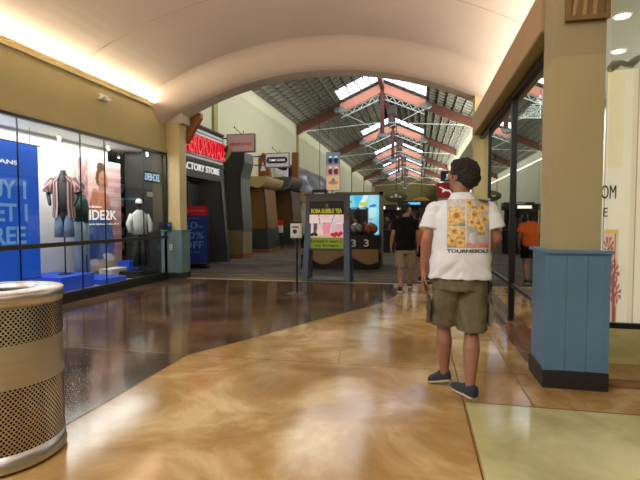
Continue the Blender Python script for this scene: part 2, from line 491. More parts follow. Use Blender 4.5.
def canvas(name, origin, right, up, w, h, nx, ny, fn, m, parent=None, thick=0.004):
    """flat print: a grid whose vertex colours are painted by fn(u,v)->(r,g,b) 0-255"""
    mt = frame_mtx(origin, right, up)
    vs = []; cols = []
    for j in range(ny + 1):
        for i in range(nx + 1):
            u, v = i / nx, j / ny
            vs.append(mt @ Vector((u * w, v * h, thick))); cols.append(C(*fn(u, v)))
    fs = [(j * (nx + 1) + i, j * (nx + 1) + i + 1, (j + 1) * (nx + 1) + i + 1, (j + 1) * (nx + 1) + i) for j in range(ny) for i in range(nx)]
    n = len(vs)
    vs += [mt @ Vector((x, y, 0)) for x, y in ((0, 0), (w, 0), (w, h), (0, h))]
    a, b, c, d = 0, nx, (nx + 1) * (ny + 1) - 1, (nx + 1) * ny
    fs += [(n + 3, n + 2, n + 1, n)]
    fs += [tuple([n, n + 1] + [k for k in range(nx, -1, -1)])]
    fs += [tuple([n + 1, n + 2] + [j * (nx + 1) + nx for j in range(ny, -1, -1)])]
    fs += [tuple([n + 2, n + 3] + [ny * (nx + 1) + k for k in range(0, nx + 1)])]
    fs += [tuple([n + 3, n] + [j * (nx + 1) for j in range(0, ny + 1)])]
    me = bpy.data.meshes.new(name); me.from_pydata([tuple(v) for v in vs], [], fs)
    at = me.color_attributes.new('paint', 'FLOAT_COLOR', 'POINT')
    cols += [cols[0], cols[0], cols[-1], cols[-1]]
    for i, cc in enumerate(cols): at.data[i].color = cc
    me.materials.append(M[m] if isinstance(m, str) else m)
    o = bpy.data.objects.new(name, me); COL.objects.link(o)
    if parent is not None: o.parent = parent
    return o
def el(u, v, cx, cy, rx, ry, rot=0.0):
    c, s_ = math.cos(rot), math.sin(rot); dx, dy = u - cx, v - cy
    a = (dx * c + dy * s_) / rx; b = (-dx * s_ + dy * c) / ry
    return a * a + b * b < 1
def nz(u, v, s=8, seed=0):
    return noise.noise(Vector((u * s, v * s, seed)))
def mixc(a, b, t):
    t = max(0, min(1, t)); return tuple(x * (1 - t) + y * t for x, y in zip(a, b))

# ================================================================== SETTING
def build_setting():
    # ---- foyer floor: stained concrete patches, then the plank carpet of the hall
    b = MB()
    zt = 0.0
    curve = [(-2.33, -7), (-2.33, 2.64), (-2.31, 4.36), (-1.95, 5.02), (-1.50, 5.95), (-1.13, 6.65), (-0.80, 7.3), (-0.56, 7.85), (-0.38, 8.5), (-0.30, 9.3), (-0.30, 10.1)]
    def face(pts, mi):
        o = len(b.v); b.v += [(x, y, zt) for x, y in pts]; b.f.append(tuple(range(o, o + len(pts)))); b.mi.append(mi)
    face([(-9, -7), (-2.33, -7), (-2.33, 2.64), (-2.31, 4.36), (-9, 4.36)], 1)
    face([(-9, 4.36), (-2.31, 4.36)] + curve[3:] + [(-9, 10.1)], 2)
    # tan: right of the curve, minus the green panel
    right = list(reversed(curve[3:])) + [(-2.31, 4.36)]
    face([(0.37, 3.66), (1.05, 3.66), (1.05, 10.1)] + right, 0)
    face([(-2.33, -7), (0.37, -7), (0.37, 3.66), (-2.31, 4.36), (-2.33, 2.64)], 0)
    face([(0.37, -7), (6, -7), (6, 3.66), (0.37, 3.66)], 3)
    face([(1.05, 3.66), (6, 3.66), (6, 4.4), (1.05, 4.4)], 0)
    face([(1.05, 4.4), (6, 4.4), (6, 10.1), (1.05, 10.1)], 4)
    o = b.build('floor', ['floor_tan', 'floor_dark', 'floor_mid', 'floor_green', 'floor_brown'])
    for p_, i in zip(o.data.polygons, b.mi):
        p_.material_index = i
        if p_.normal.z < 0: p_.flip()
    struct(o)
    j = MB()
    def seg(x0, y0, x1, y1, w=0.008):
        j.bar((x0, y0, 0.0006), (x1, y1, 0.0006), w, 0.0012)
    seg(0.37, -5, 0.34, 9.9, 0.01); seg(0.37, 3.66, 6, 3.66, 0.012); seg(0.86, 3.67, 0.84, 10)
    seg(-2.31, 4.36, 1.05, 4.42, 0.006); seg(-0.75, 4.42, -0.8, 4.85, 0.006); seg(-0.9, 7.1, 1.05, 7.15, 0.006)
    seg(0.37, 5.6, 1.05, 5.6, 0.006); seg(-6, 4.36, -2.31, 4.36, 0.012)
    seg(-2.33, -5, -2.33, 2.64, 0.01); seg(-2.33, 2.64, -2.31, 4.36, 0.01)
    for a, c in zip(curve[2:-1], curve[3:]): seg(a[0], a[1], c[0], c[1], 0.012)
    struct(j.build('trim_1', 'joint'))
    h = MB(); h.box(-12, 8, 10.1, 80, -0.1, 0.0)
    struct(h.build('floor_hall', 'plank')).name = 'floor'
    t = MB(); t.box(-5.75, 1.2, 10.04, 10.14, 0.0, 0.006)
    struct(t.build('trim_2', 'canopy_cream'))

    # ---- vault
    cxv, cz, R = -2.07, -2.75, 7.3
    def vz(x, add=0.45): return cz + add + math.sqrt(R * R - (x - cxv) ** 2)
    v = MB(); N = 48; xs = [-6.25 + (1.9 + 6.25) * i / N for i in range(N + 1)]
    low = [(x, vz(x)) for x in xs]
    outline = [(x, 0, z) for x, z in low] + [(x, 0, z + 0.15) for x, z in reversed(low)]
    for i in range(N):
        (xa, za), (xb, zb) = low[i], low[i + 1]
        v.add([(xa, -7, za), (xb, -7, zb), (xb, 9.1, zb), (xa, 9.1, za), (xa, -7, za + .15), (xb, -7, zb + .15), (xb, 9.1, zb + .15), (xa, 9.1, za + .15)],
              [(0, 1, 2, 3), (4, 7, 6, 5)] + ([(0, 3, 7, 4)] if i == 0 else []) + ([(1, 5, 6, 2)] if i == N - 1 else []))
    o = v.build('ceiling', 'vault', smooth=True); struct(o)
    for ys_ in (7.05, 1.0):
        sm = MB(); sm.tube([(x, ys_, vz(x) - .002) for x in xs[2:-2]], .004, 6); struct(sm.build('trim_20', 'beam_pink'))
    fl = MB(); ny_ = 8; q = []
    for k in range(ny_ + 1):
        f = k / ny_
        for x in xs: q.append((x, 9.1 + .7 * f, vz(x, .45 * (1 - f * f * (3 - 2 * f)))))
    L_ = N + 1
    fl.add(q, [(k * L_ + i, (k + 1) * L_ + i, (k + 1) * L_ + i + 1, k * L_ + i + 1) for k in range(ny_) for i in range(N)])
    struct(fl.build('ceiling', 'vault', smooth=True))
    a = MB(); NA = 40
    xa0, xa1 = -6.9, 3.0
    pts = [(-5.3 + (1.12 + 5.3) * i / NA) for i in range(NA + 1)]
    top = 10.2
    for i in range(NA):
        x0, x1 = pts[i], pts[i + 1]; z0, z1 = vz(x0, 0), vz(x1, 0)
        a.add([(x0, 9.78, z0), (x1, 9.78, z1), (x1, 9.78, top), (x0, 9.78, top), (x0, 10.25, z0), (x1, 10.25, z1), (x1, 10.25, top), (x0, 10.25, top)],
              [(0, 1, 2, 3), (4, 7, 6, 5), (0, 4, 5, 1), (3, 2, 6, 7)])
    a.box(xa0 - .3, -5.3, 9.9, 10.25, 3.6, top); a.box(1.12, 3.2, 9.9, 10.25, 3.4, top)
    struct(a.build('wall_front', 'vault'))
    # ---- left: fascia beam over the shop window
    f = MB(); f.box(-6.0, -5.75, -7, 9.9, 2.98, 3.90); f.box(-6.02, -5.72, -7, 9.9, 3.86, 3.93)
    f.box(-6.0, -5.72, -7, 9.9, 2.93, 3.0)
    struct(f.build('wall_left', 'fascia'))
    f = MB(); f.box(-5.86, -5.70, -7, 9.9, 0, 0.13); f.box(-5.84, -5.73, -7, 9.9, 0.13, 0.16)
    struct(f.build('baseboard_left', 'black'))
    # columns left (end of the shop window) and right
    def column(name, x0, x1, y0, y1, top, ztop, low_m, base_m, body_m, upper_m=None, split=None, grooves=True):
        zb = 1.12
        o = MB(); o.box(x0, x1, y0, y1, zb, top if split is None else split)
        root = struct(o.build(name, body_m))
        if split is not None:
            struct(MB().box(x0, x1, y0, y1, split, top).build('trim_upper', upper_m, root))
        q = MB(); e = 0.05
        # boards with v-grooves
        def boards(axis):
            if axis == 'y':
                n = 3; L = (x1 - x0 + 2 * e); w = L / n
                for i in range(n): q.box(x0 - e + i * w + .003, x0 - e + (i + 1) * w - .003, y0 - e, y1 + e, 0.1, zb)
        boards('y')
        q.box(x0 - e + .004, x1 + e - .004, y0 - e + .006, y1 + e - .006, 0.1, zb)
        q.box(x0 - e - .008, x0 - e + .03, y0 - e - .008, y0 - e + .03, 0.1, zb)
        q.box(x1 + e - .03, x1 + e + .008, y0 - e - .008, y0 - e + .03, 0.1, zb)
        q.box(x0 - e - .025, x1 + e + .025, y0 - e - .025, y1 + e + .025, zb, zb + .025)
        struct(q.build('wainscot', low_m, root))
        q = MB(); q.box(x0 - e - .012, x1 + e + .012, y0 - e - .012, y1 + e + .012, 0, 0.15)
        struct(q.build('base', base_m, root))
        return root
    column('wall_pier_right', 1.085, 1.458, 4.17, 4.54, 4.2, 4.2, 'blue', 'black', 'colbeige', 'cream2', 2.72).name = 'trim_3'
    column('wall_pier_left', -5.82, -5.42, 9.93, 10.25, 4.38, 4.4, 'bluegrey', 'black', 'cream').name = 'trim_4'
    column('wall_pier_far', 1.08, 1.42, 9.75, 10.15, 4.35, 4.4, 'bluegrey', 'black', 'cream').name = 'trim_5'
    # short wooden bracket behind the left column
    br = MB(); br.prism([(-5.42, 10.27, 3.2), (-5.42, 10.27, 3.9), (-5.05, 10.27, 3.9), (-5.05, 10.27, 3.78)], (0, 0.14, 0))
    struct(br.build('trim_6', 'wood'))
    # ---- right beam over the columns
    f = MB(); f.box(1.06, 1.5, 4.56, 9.9, 3.08, 3.46); f.cur = 0
    struct(f.build('wall_right', 'beam_pink'))
    f = MB(); f.box(1.065, 1.5, 4.54, 9.75, 3.06, 3.08); struct(f.build('trim_7', 'olive'))
    f = MB(); f.box(1.5, 1.62, -7, 9.9, 3.3, 4.3); struct(f.build('wall_right', 'vault'))
    f = MB(); f.box(1.5, 6, 3.9, 4.42, 3.28, 3.46); struct(f.build('wall_right', 'olive'))
    # foyer back and side closures
    f = MB(); f.box(-9, 6, -7.2, -7, 0, 5.2); struct(f.build('wall_back', 'cream'))
    f = MB(); f.box(6, 6.2, -7, 10, 0, 4.4); struct(f.build('wall_right', 'cream'))
    f = MB(); f.box(1.62, 6.2, -7, 3.9, 4.2, 4.3); struct(f.build('ceiling', 'vault'))

    # ---- hall
    zr = lambda x: 9.02 - 0.45 * abs(x + 2.0)
    lw = MB(); lw.box(-7.1, -6.9, 10.25, 78, 0, 6.8); struct(lw.build('wall_left', 'hallwall'))
    s_ = MB()
    for y in (15.06, 26.3, 37.5, 48.7, 59.9, 71.1): s_.box(-6.9, -6.82, y - 0.16, y + 0.16, 3.0, 6.8)
    struct(s_.build('trim_8', 'strip'))
    rw = MB(); rw.box(2.95, 3.15, 10.25, 78, 0, 6.8); struct(rw.build('wall_right', 'hallwall'))
    fw = MB(); fw.prism([(-7.1, 76, 0), (3.15, 76, 0), (3.15, 76, 6.8), (-2, 76, 9.1), (-7.1, 76, 6.8)], (0, 0.2, 0))
    struct(fw.build('wall_far', 'strip'))
    gl = MB(); gl.prism([(-7.1, 10.25, 0), (-5.82, 10.25, 0), (-5.82, 10.25, 4.4), (-7.1, 10.25, 6.8)], (0, 0.1, 0))
    struct(gl.build('wall_left', 'cream'))
    # roof deck with skylight openings near the ridge
    TR = [15.0, 26.2, 37.4, 48.6, 59.8, 71.0]
    d = MB()
    def deckquad(x0, x1, y0, y1):
        d.add([(x0, y0, zr(x0)), (x1, y0, zr(x1)), (x1, y1, zr(x1)), (x0, y1, zr(x0)),
               (x0, y0, zr(x0) + .1), (x1, y0, zr(x1) + .1), (x1, y1, zr(x1) + .1), (x0, y1, zr(x0) + .1)],
              [(0, 1, 2, 3), (4, 7, 6, 5), (0, 4, 5, 1), (1, 5, 6, 2), (2, 6, 7, 3), (3, 7, 4, 0)])
    deckquad(-7.1, -4.3, 10.1, 78); deckquad(0.35, 3.2, 10.1, 78)
    ys = [10.1]
    for y in TR[1:]: ys += [y - 2.2, y - 0.25]
    ys += [78]
    for k in range(0, len(ys), 2):
        deckquad(-4.3, -2, ys[k], ys[k + 1]); deckquad(-2, 0.35, ys[k], ys[k + 1])
    struct(d.build('ceiling', 'deck'))
    # purlins and ribs
    pu = MB(); k = 0
    for x in [-6.6 + 0.42 * i for i in range(23)]:
        if abs(x + 2) < 0.1: continue
        if -4.3 < x < 0.35:
            for k in range(0, len(ys), 2): pu.bar((x, max(10.3, ys[k]), zr(x) - .07), (x, min(76, ys[k + 1]), zr(x) - .07), .05, .09)
        else: pu.bar((x, 10.3, zr(x) - .07), (x, 76, zr(x) - .07), .05, .1)
    struct(pu.build('trim_9', 'purlin_d'))
    pu = MB()
    y = 10.8
    while y < 72:
        if not any(t - 2.2 < y < t for t in TR[1:]):
            for xe in (-6.85, 2.85):
                x_in = -2
                pu.bar((xe, y, zr(xe) - .03), (x_in, y, zr(x_in) - .03), .05, .045)
        else:
            for xa, xb in ((-6.85, -4.35), (2.85, 0.4)):
                pu.bar((xa, y, zr(xa) - .03), (xb, y, zr(xb) - .03), .05, .045)
        y += 0.55
    struct(pu.build('trim_10', 'purlin'))
    # ridge beam
    rb = MB(); rb.box(-2.11, -1.89, 10.3, 76, 8.55, 8.95); struct(rb.build('trim_11', 'maroon'))
    # skylight glazing
    n = 1
    for y in TR[1:]:
        for x0, x1 in ((-4.3, -2.05), (-1.95, 0.35)):
            g = MB()
            g.add([(x0, y - 2.2, zr(x0) + .06), (x1, y - 2.2, zr(x1) + .06), (x1, y - .25, zr(x1) + .06), (x0, y - .25, zr(x0) + .06)], [(0, 1, 2, 3)])
            struct(g.build('window_%d' % n, 'sky'))
            fr = MB()
            for q in range(1, 4):
                xx = x0 + (x1 - x0) * q / 4
                fr.bar((xx, y - 2.2, zr(xx) + .02), (xx, y - .25, zr(xx) + .02), .05)
            root = COL.objects['window_%d' % n]
            struct(fr.build('glazing_bar', 'purlin', root))
            n += 1
    # roof trusses
    base = None
    names = ['nearest to the foyer arch', 'second down the hall', 'third down the hall', 'fourth down the hall', 'farthest down the hall']
    for i, y in enumerate(TR[1:]):
        if base is None:
            t = thing('roof_truss', 'maroon timber roof truss with salmon inner beams, ' + names[0], 'truss', (-2, 26.2, 0), 0, 'timber roof trusses of the hall')
            for sx in (-1, 1):
                xo = 4.85 * sx; xi = 2.35 * sx
                b1 = MB(); b1.prism([(xo, -.12, 9.02 - .45 * 4.85 - .62), (xi, -.12, 9.02 - .45 * 2.35 - .62), (xi, -.12, 9.02 - .45 * 2.35 - .12), (xo, -.12, 9.02 - .45 * 4.85 - .12)], (0, .24, 0))
                b1.build('beam', 'maroon', t)
                b1 = MB(); b1.prism([(xi, -.13, 9.02 - .45 * 2.35 - .62), (.1 * sx, -.13, 8.35), (.1 * sx, -.13, 8.85), (xi, -.13, 9.02 - .45 * 2.35 - .12)], (0, .26, 0))
                b1.build('inner_beam', 'salmon', t)
                w = MB(); za, zb = 7.28, 8.2; z2 = lambda x: 7.9 - .45 * (abs(x) - 2.35) * 1.0
                P = lambda s__, z: (sx * s__, 0, z)
                top = lambda s__: 8.30 - .42 * (s__ - .1) + 0.0
                bot = lambda s__: top(s__) - .28
                w.bar(P(.15, bot(.15)), P(2.3, bot(2.3)), .05); w.bar(P(.15, top(.15)), P(2.3, top(2.3)), .05)
                m_ = 10
                for q in range(m_):
                    s0 = .15 + 2.15 * q / m_; s1 = .15 + 2.15 * (q + 1) / m_
                    w.bar(P(s0, bot(s0) if q % 2 else top(s0)), P(s1, top(s1) if q % 2 else bot(s1)), .035)
                w.build('web', 'trusswhite', t)
                dsk = MB(); dsk.tube([(2.35 * sx, -.34, 7.5), (2.35 * sx, -.28, 7.43)], [.3, .3], 28)
                dsk.build('disc', 'discgrey', t)
                r_ = MB(); r_.bar((4.8 * sx, 0, 6.4), (.05 * sx, 0, 6.75), .04); r_.bar((2.3 * sx, 0, 7.4), (.05 * sx, 0, 6.3), .035)
                r_.build('tie_rod', 'trusswhite', t)
            kp = MB(); kp.box(-.11, .11, -.11, .11, 5.9, 8.8); kp.build('king_post', 'maroon', t)
            kp = MB(); kp.tube([(0, -.2, 6.05), (0, -.14, 5.98)], [.26, .26], 24); kp.build('disc', 'discgrey', t)
            kp = MB(); kp.box(.25, .75, .3, 1.1, 7.3, 7.75); kp.box(.3, .7, .35, 1.0, 6.6, 7.1); kp.build('duct_box', 'duct', t)
            base = t
        else:
            dup(base, (-2, y, 0), label='maroon timber roof truss with salmon inner beams, ' + names[i])
build_setting()

# ================================================================== LEFT SHOP WINDOW
def build_left_shop():
    r_, u_ = (0, 1, 0), (0, 0, 1)      # text facing +x reads towards +y
    # interior shell
    s = MB(); s.box(-9.2, -9.1, -7, 12.6, 0, 3.5); struct(s.build('wall_shop_back', 'white')).name = 'wall_left'
    s = MB(); s.box(-9.2, -5.9, -7.1, -7, 0, 3.5); struct(s.build('wall_left', 'white'))
    s = MB(); s.box(-9.2, -7.1, 12.5, 12.6, 0, 3.5); struct(s.build('wall_left', 'shadowbox'))
    s = MB(); s.box(-9.2, -6.0, -7, 10.22, 3.02, 3.1); s.box(-9.2, -7.1, 10.22, 12.6, 3.02, 3.1); struct(s.build('ceiling', 'white'))
    s = MB(); s.box(-9.1, -5.86, -7, 10.22, 0.0, 0.1); s.box(-9.1, -7.1, 10.22, 12.5, 0.0, 0.1); struct(s.build('floor', 'storefloor'))
    # display back wall panels: white partition behind the first mannequin, dark fitting further on
    s = MB(); s.box(-7.15, -7.05, -2, 9.6, 0.1, 3.02); struct(s.build('wall_left', 'white'))
    # glass panes, each its own window
    ys = [-3.0, -0.5, 2.0, 4.55, 5.82, 7.12, 7.76, 9.01, 9.93]
    for i in range(len(ys) - 1):
        g = MB(); g.box(-5.775, -5.765, ys[i] + .004, ys[i + 1] - .004, 0.16, 2.93)
        o = struct(g.build('window_%d' % (20 + i), 'glass'))
        e = MB(); e.box(-5.782, -5.758, ys[i + 1] - .005, ys[i + 1] + .005, 0.16, 2.93)
        struct(e.build('glass_joint', 'frame', o))
    f = MB(); f.box(-5.80, -5.73, -7, 9.93, 2.88, 2.94); f.box(-5.80, -5.73, 9.88, 9.94, 0.13, 2.94)
    struct(f.build('trim_12', 'frame'))
    f = MB(); f.box(-5.75, -5.70, -7, 9.93, 0.95, 1.02)
    struct(f.build('trim_13', 'rail'))

    # blue sale banner
    t = thing('sale_banner', 'large blue sale banner with pale lettering hanging inside the shop window', 'banner', (-6.3, 5.6, 0))
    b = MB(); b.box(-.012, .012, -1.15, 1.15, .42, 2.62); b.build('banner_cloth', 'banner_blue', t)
    b = MB(); b.tube([(0, -1.18, 2.63), (0, 1.2, 2.63)], .014, 8); b.build('top_rod', 'frame', t)
    b = MB(); b.tube([(0, -1.17, .41), (0, 1.17, .41)], .012, 8); b.build('bottom_rod', 'frame', t)
    for yy in (-1.0, 1.0):
        b = MB(); b.tube([(0, yy, 2.63), (0, yy, 2.92)], .006, 6); b.build('hanger', 'frame', t)
    x = .014
    for nm, tx, z, h, y1 in (('small_lettering', 'JEANS', 2.24, .09, .74), ('lettering', 'BUY 1', 1.72, .29, .88), ('lettering', 'GET 1', 1.36, .29, .9), ('lettering', 'FREE', 1.0, .28, .86)):
        wd = {'JEANS': .5, 'BUY 1': .86, 'GET 1': .86, 'FREE': .8}[tx]
        text(nm, tx, h, (x, y1 - wd, z), r_, u_, 'white_text' if tx == 'JEANS' else 'pale_text', t, width=wd, bold=.022, depth=.006)

    # plinths
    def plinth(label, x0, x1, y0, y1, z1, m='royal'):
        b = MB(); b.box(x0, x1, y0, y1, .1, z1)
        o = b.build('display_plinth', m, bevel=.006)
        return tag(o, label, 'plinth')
    plinth('blue display plinth under the plaid shirt mannequin', -7.0, -6.15, 7.05, 7.9, .36)
    plinth('low blue step beside the taller blue plinth, right of the first mannequin', -6.95, -6.1, 8.06, 8.85, .2)
    plinth('small blue plinth behind the glass, right of the poster', -6.8, -6.5, 9.55, 9.9, .42)
    plinth('low dark platform at the far end of the shop window', -6.46, -5.95, 9.1, 9.86, .24, 'black_plastic')

    # mannequin 1: plaid shirt, tank top, denim shorts on a pole
    t = thing('mannequin', 'headless black mannequin in an open plaid shirt and denim shorts on a pole', 'mannequin', (-6.5, 7.56, 0.63), math.radians(30)); t.scale = (.92, 1.0, 1.02)
    b = MB(); b.rings([(0, 0, -.264, .13, .13), (0, 0, -.25, .13, .13)], 28); b.tube([(0, 0, -.255), (0, 0, .75)], .014, 10); b.build('stand', 'frame', t)
    b = MB(); b.rings([(0, 0, .62, .1, .08), (0, 0, .8, .16, .11), (0, 0, 1.0, .13, .095), (0, 0, 1.3, .17, .11), (0, 0, 1.46, .19, .1), (0, 0, 1.54, .1, .07), (0, 0, 1.6, .055, .055), (0, 0, 1.66, .052, .052)], 24)
    b.capsule((-.2, 0, 1.46), (-.27, -.03, 1.2), .05, .04); b.capsule((-.27, -.03, 1.2), (-.22, -.14, 1.02), .04, .03)
    b.capsule((.2, 0, 1.46), (.27, -.03, 1.2), .05, .04); b.capsule((.27, -.03, 1.2), (.22, -.14, 1.02), .04, .03)
    b.build('torso', 'mannequin', t, smooth=True)
    b = MB(); b.rings([(0, 0, 1.64, .058, .058), (0, 0, 1.655, .06, .06)], 20); b.build('neck_cap', 'white', t)
    b = MB(); b.rings([(0, -.005, .9, .14, .105), (0, -.005, 1.1, .15, .115), (0, -.005, 1.42, .17, .115)], 24); b.build('tank_top', 'tank', t, smooth=True)
    # open shirt: shell with a gap at the front (-y)
    b = MB(); n = 26
    for lo, hi, in ((0, 1),):
        prof = [(.78, .215, .15), (1.0, .2, .14), (1.25, .205, .14), (1.42, .215, .135), (1.5, .17, .11), (1.55, .1, .08)]
        vs = []
        for z, rx, ry in prof:
            for k in range(n + 1):
                a = -PI / 2 + .42 + (2 * PI - .84) * k / n
                vs.append((rx * math.cos(a), ry * math.sin(a), z + .01 * math.sin(9 * a)))
        fs = [(i * (n + 1) + k, i * (n + 1) + k + 1, (i + 1) * (n + 1) + k + 1, (i + 1) * (n + 1) + k) for i in range(len(prof) - 1) for k in range(n)]
        b.add(vs, fs)
    for sx in (-1, 1):
        b.tube([(.17 * sx, 0, 1.48), (.25 * sx, -.01, 1.36), (.29 * sx, -.03, 1.24)], [(.08, .08), (.085, .085), (.09, .09)], 16, caps=False)
    b.build('shirt', 'plaid', t, smooth=True)
    b = MB()
    for sx in (-1, 1): b.rings([(.08 * sx, 0, .42, .105, .12), (.082 * sx, 0, .6, .1, .118), (.06 * sx, 0, .82, .1, .1)], 20)
    b.build('denim_shorts', 'denim', t, smooth=True)

    # mannequin 2: dark green knit and long pale jeans
    t = thing('mannequin', 'mannequin in a dark green top and long pale jeans, beside the plaid shirt mannequin', 'mannequin', (-6.64, 8.19, 0.2), math.radians(-72)); t.scale = (.94, .94, .94)
    b = MB(); b.rings([(0, 0, 0, .14, .14), (0, 0, .012, .14, .14)], 28); b.tube([(0, .09, .01), (0, .09, .5)], .012, 10); b.build('stand', 'frame', t)
    b = MB(); b.rings([(0, 0, 1.3, .15, .11), (0, 0, 1.5, .17, .12), (0, 0, 1.64, .18, .1), (0, 0, 1.74, .08, .07), (0, 0, 1.86, .05, .05)], 22)
    b.ball((0, -.01, 1.96), (.075, .09, .11)); b.build('torso', 'mannequin', t, smooth=True)
    b = MB(); b.rings([(0, 0, 1.18, .17, .13), (0, 0, 1.45, .175, .135), (0, 0, 1.66, .18, .12), (0, 0, 1.76, .09, .08)], 24)
    for sx in (-1, 1): b.tube([(.15 * sx, 0, 1.68), (.25 * sx, 0, 1.5), (.27 * sx, -.05, 1.3)], [.07, .07, .06], 14)
    b.build('top', 'darkgreen', t, smooth=True)
    b = MB()
    for sx in (-1, 1): b.rings([(.1 * sx, 0, .06, .1, .11), (.1 * sx, 0, .6, .095, .11), (.09 * sx, 0, .95, .1, .12), (.06 * sx, 0, 1.22, .11, .11)], 20)
    b.build('jeans', 'denim_pale', t, smooth=True)

    # mannequin 3: white cap, pale jacket
    t = thing('mannequin', 'mannequin in a white cap and pale jacket near the far end of the shop window', 'mannequin', (-6.2, 9.5, 0.24), math.radians(50)); t.scale = (.88, .88, .88)
    b = MB(); b.rings([(0, 0, 0, .15, .15), (0, 0, .012, .15, .15)], 24); b.tube([(0, 0, .01), (0, 0, .9)], .014, 10); b.build('stand', 'frame', t)
    b = MB(); b.rings([(0, 0, 1.48, .1, .08), (0, 0, 1.56, .05, .05), (0, 0, 1.62, .05, .05)], 20); b.ball((0, 0, 1.7), (.078, .095, .115)); b.build('torso', 'mannequin', t, smooth=True)
    b = MB(); b.rings([(0, 0, .92, .19, .14), (0, 0, 1.15, .19, .14), (0, 0, 1.4, .22, .14), (0, 0, 1.5, .12, .1), (0, 0, 1.55, .07, .07)], 24)
    for sx in (-1, 1): b.tube([(.17 * sx, 0, 1.43), (.27 * sx, -.02, 1.2), (.25 * sx, -.12, .98)], [.075, .07, .055], 14)
    b.build('jacket', 'clotheswhite', t, smooth=True)
    b = MB()
    for sx in (-1, 1): b.rings([(.09 * sx, 0, .1, .09, .1), (.09 * sx, 0, .6, .09, .1), (.07 * sx, 0, .95, .1, .11)], 20)
    b.build('trousers', 'teal_dark', t, smooth=True)
    b = MB(); b.rings([(0, 0, 1.72, .09, .105), (0, 0, 1.78, .085, .1), (0, 0, 1.83, .05, .06), (0, 0, 1.84, .01, .01)], 24); b.rings([(0, -.12, 1.72, .075, .085), (0, -.12, 1.732, .07, .08)], 20)
    b.build('cap', 'white', t, smooth=True)

    # fashion poster: woman in pink top and blue jeans, sitting
    def fashion(u, v):
        bg = mixc((206, 150, 156), (232, 196, 190), v + .35 * nz(u, v, 3, 1))
        if (int(v * 22) % 2 == 0) and u > .62: bg = mixc(bg, (160, 110, 118), .35)
        if u < .2: bg = mixc((168, 120, 122), (214, 170, 168), abs(nz(u, v, 12, 3)) * 2)
        if v < .13: bg = (190, 168, 148)
        col = bg
        # hair, face, neck
        if el(u, v, .50, .86, .13, .085, .3): col = (92, 62, 46)
        if el(u, v, .50, .94, .09, .05): col = (84, 56, 42)
        if el(u, v, .56, .825, .115, .085, -.2): col = (186, 124, 96)
        if el(u, v, .60, .835, .02, .008): col = (60, 40, 34)
        if el(u, v, .53, .84, .02, .008): col = (60, 40, 34)
        if el(u, v, .585, .79, .035, .012): col = (150, 60, 60)
        if el(u, v, .5, .735, .06, .05): col = (172, 112, 86)
        # pink top
        if el(u, v, .47, .60, .25, .13, .1): col = mixc((216, 146, 122), (196, 116, 96), nz(u, v, 10, 2) + .5)
        if el(u, v, .36, .68, .08, .07): col = (186, 124, 96)
        if el(u, v, .72, .5, .06, .14, .5): col = (178, 116, 90)
        # jeans
        if el(u, v, .42, .30, .3, .2, -.2) and v > .1: col = mixc((70, 92, 156), (104, 130, 190), nz(u, v, 9, 5) + .5)
        if el(u, v, .68, .30, .1, .2, .45): col = mixc((60, 84, 150), (110, 136, 196), nz(u, v, 14, 6) + .5)
        if el(u, v, .24, .2, .12, .14): col = (62, 84, 148)
        # shoes
        if el(u, v, .66, .115, .15, .035, -.15): col = (226, 222, 226)
        if el(u, v, .3, .08, .12, .03): col = (206, 202, 206)
        return col
    t = thing('fashion_poster', 'tall pink fashion poster of a seated woman in blue jeans, with large white lettering', 'poster', (-6.9, 8.44, 0.1))
    canvas('print', (0, 0, .16), r_, u_, 1.4, 2.42, 56, 96, fashion, 'paint', t)
    b = MB(); b.box(-.02, -.002, -.01, 1.41, .14, 2.6); b.build('board', 'white', t)
    text('lettering', 'IDE2K', .22, (.008, .3, 1.28), r_, u_, 'white_text', t, width=.92, bold=.02, depth=.006)
    text('lettering', 'wide leg loose relaxed fit', .05, (.008, .28, 1.16), r_, u_, 'white_text', t, width=1.02, bold=.01, depth=.004)
    text('lettering', 'THE ORIGINALS', .045, (.008, .2, 1.54), r_, u_, 'white_text', t, width=.5, bold=.01, depth=.004)

    # white plinth under the poster, stock shelf behind
    plinth('white display box under the fashion poster', -6.85, -6.52, 8.95, 9.5, .3, 'white')
    t = thing('stock_shelf', 'tall shelving of folded clothes behind the fashion poster', 'shelf', (-7.5, 10.3, .1))
    b = MB(); b.box(-.3, .3, -.45, -.42, 0, 2.6); b.box(-.3, .3, .42, .45, 0, 2.6); b.box(-.3, -.27, -.45, .45, 0, 2.6); b.build('frame', 'frame', t)
    for k in range(7):
        b = MB(); b.box(-.27, .3, -.42, .42, .15 + k * .36, .18 + k * .36); b.build('shelf_board', 'brown', t)
    cl = [(196, 140, 130), (120, 130, 160), (210, 200, 190), (150, 90, 90), (90, 100, 110), (200, 170, 160)]
    for q, rgb in enumerate(cl): M['fold%d' % q] = mat('folded_cloth', rgb, 0.9)
    for k in range(6):
        for q in range(2):
            b = MB()
            for z in range(4): b.box(-.2, .27, -.38 + .4 * q, -.04 + .4 * q, .185 + k * .36 + z * .05, .185 + k * .36 + z * .05 + .042)
            o = tag(b.build('folded_garments', 'fold%d' % ((k * 2 + q * 3) % 6)), 'stack of folded clothes on the shelving behind the fashion poster', 'clothes', 'folded clothes on the stock shelves')
            o.location = (-7.5, 10.3, .1)
    # dark fitting, then a sign's reflection built as glowing reversed letters
    t = thing('dark_display_wall', 'tall dark display wall at the far end of the shop window', 'display wall', (-6.5, 10.1, .1))
    b = MB(); b.box(-.42, .55, -.05, .05, 0, 2.9); b.build('panel', 'shadowbox', t)
    t = thing('sign_reflection', 'small lit sign with reversed letters at the far end of the shop window', 'sign', (-6.0, 9.82, 2.36))
    b = MB(); b.box(-.03, -.005, -.4, .4, -.12, .12); b.build('backing', 'shadowbox', t)
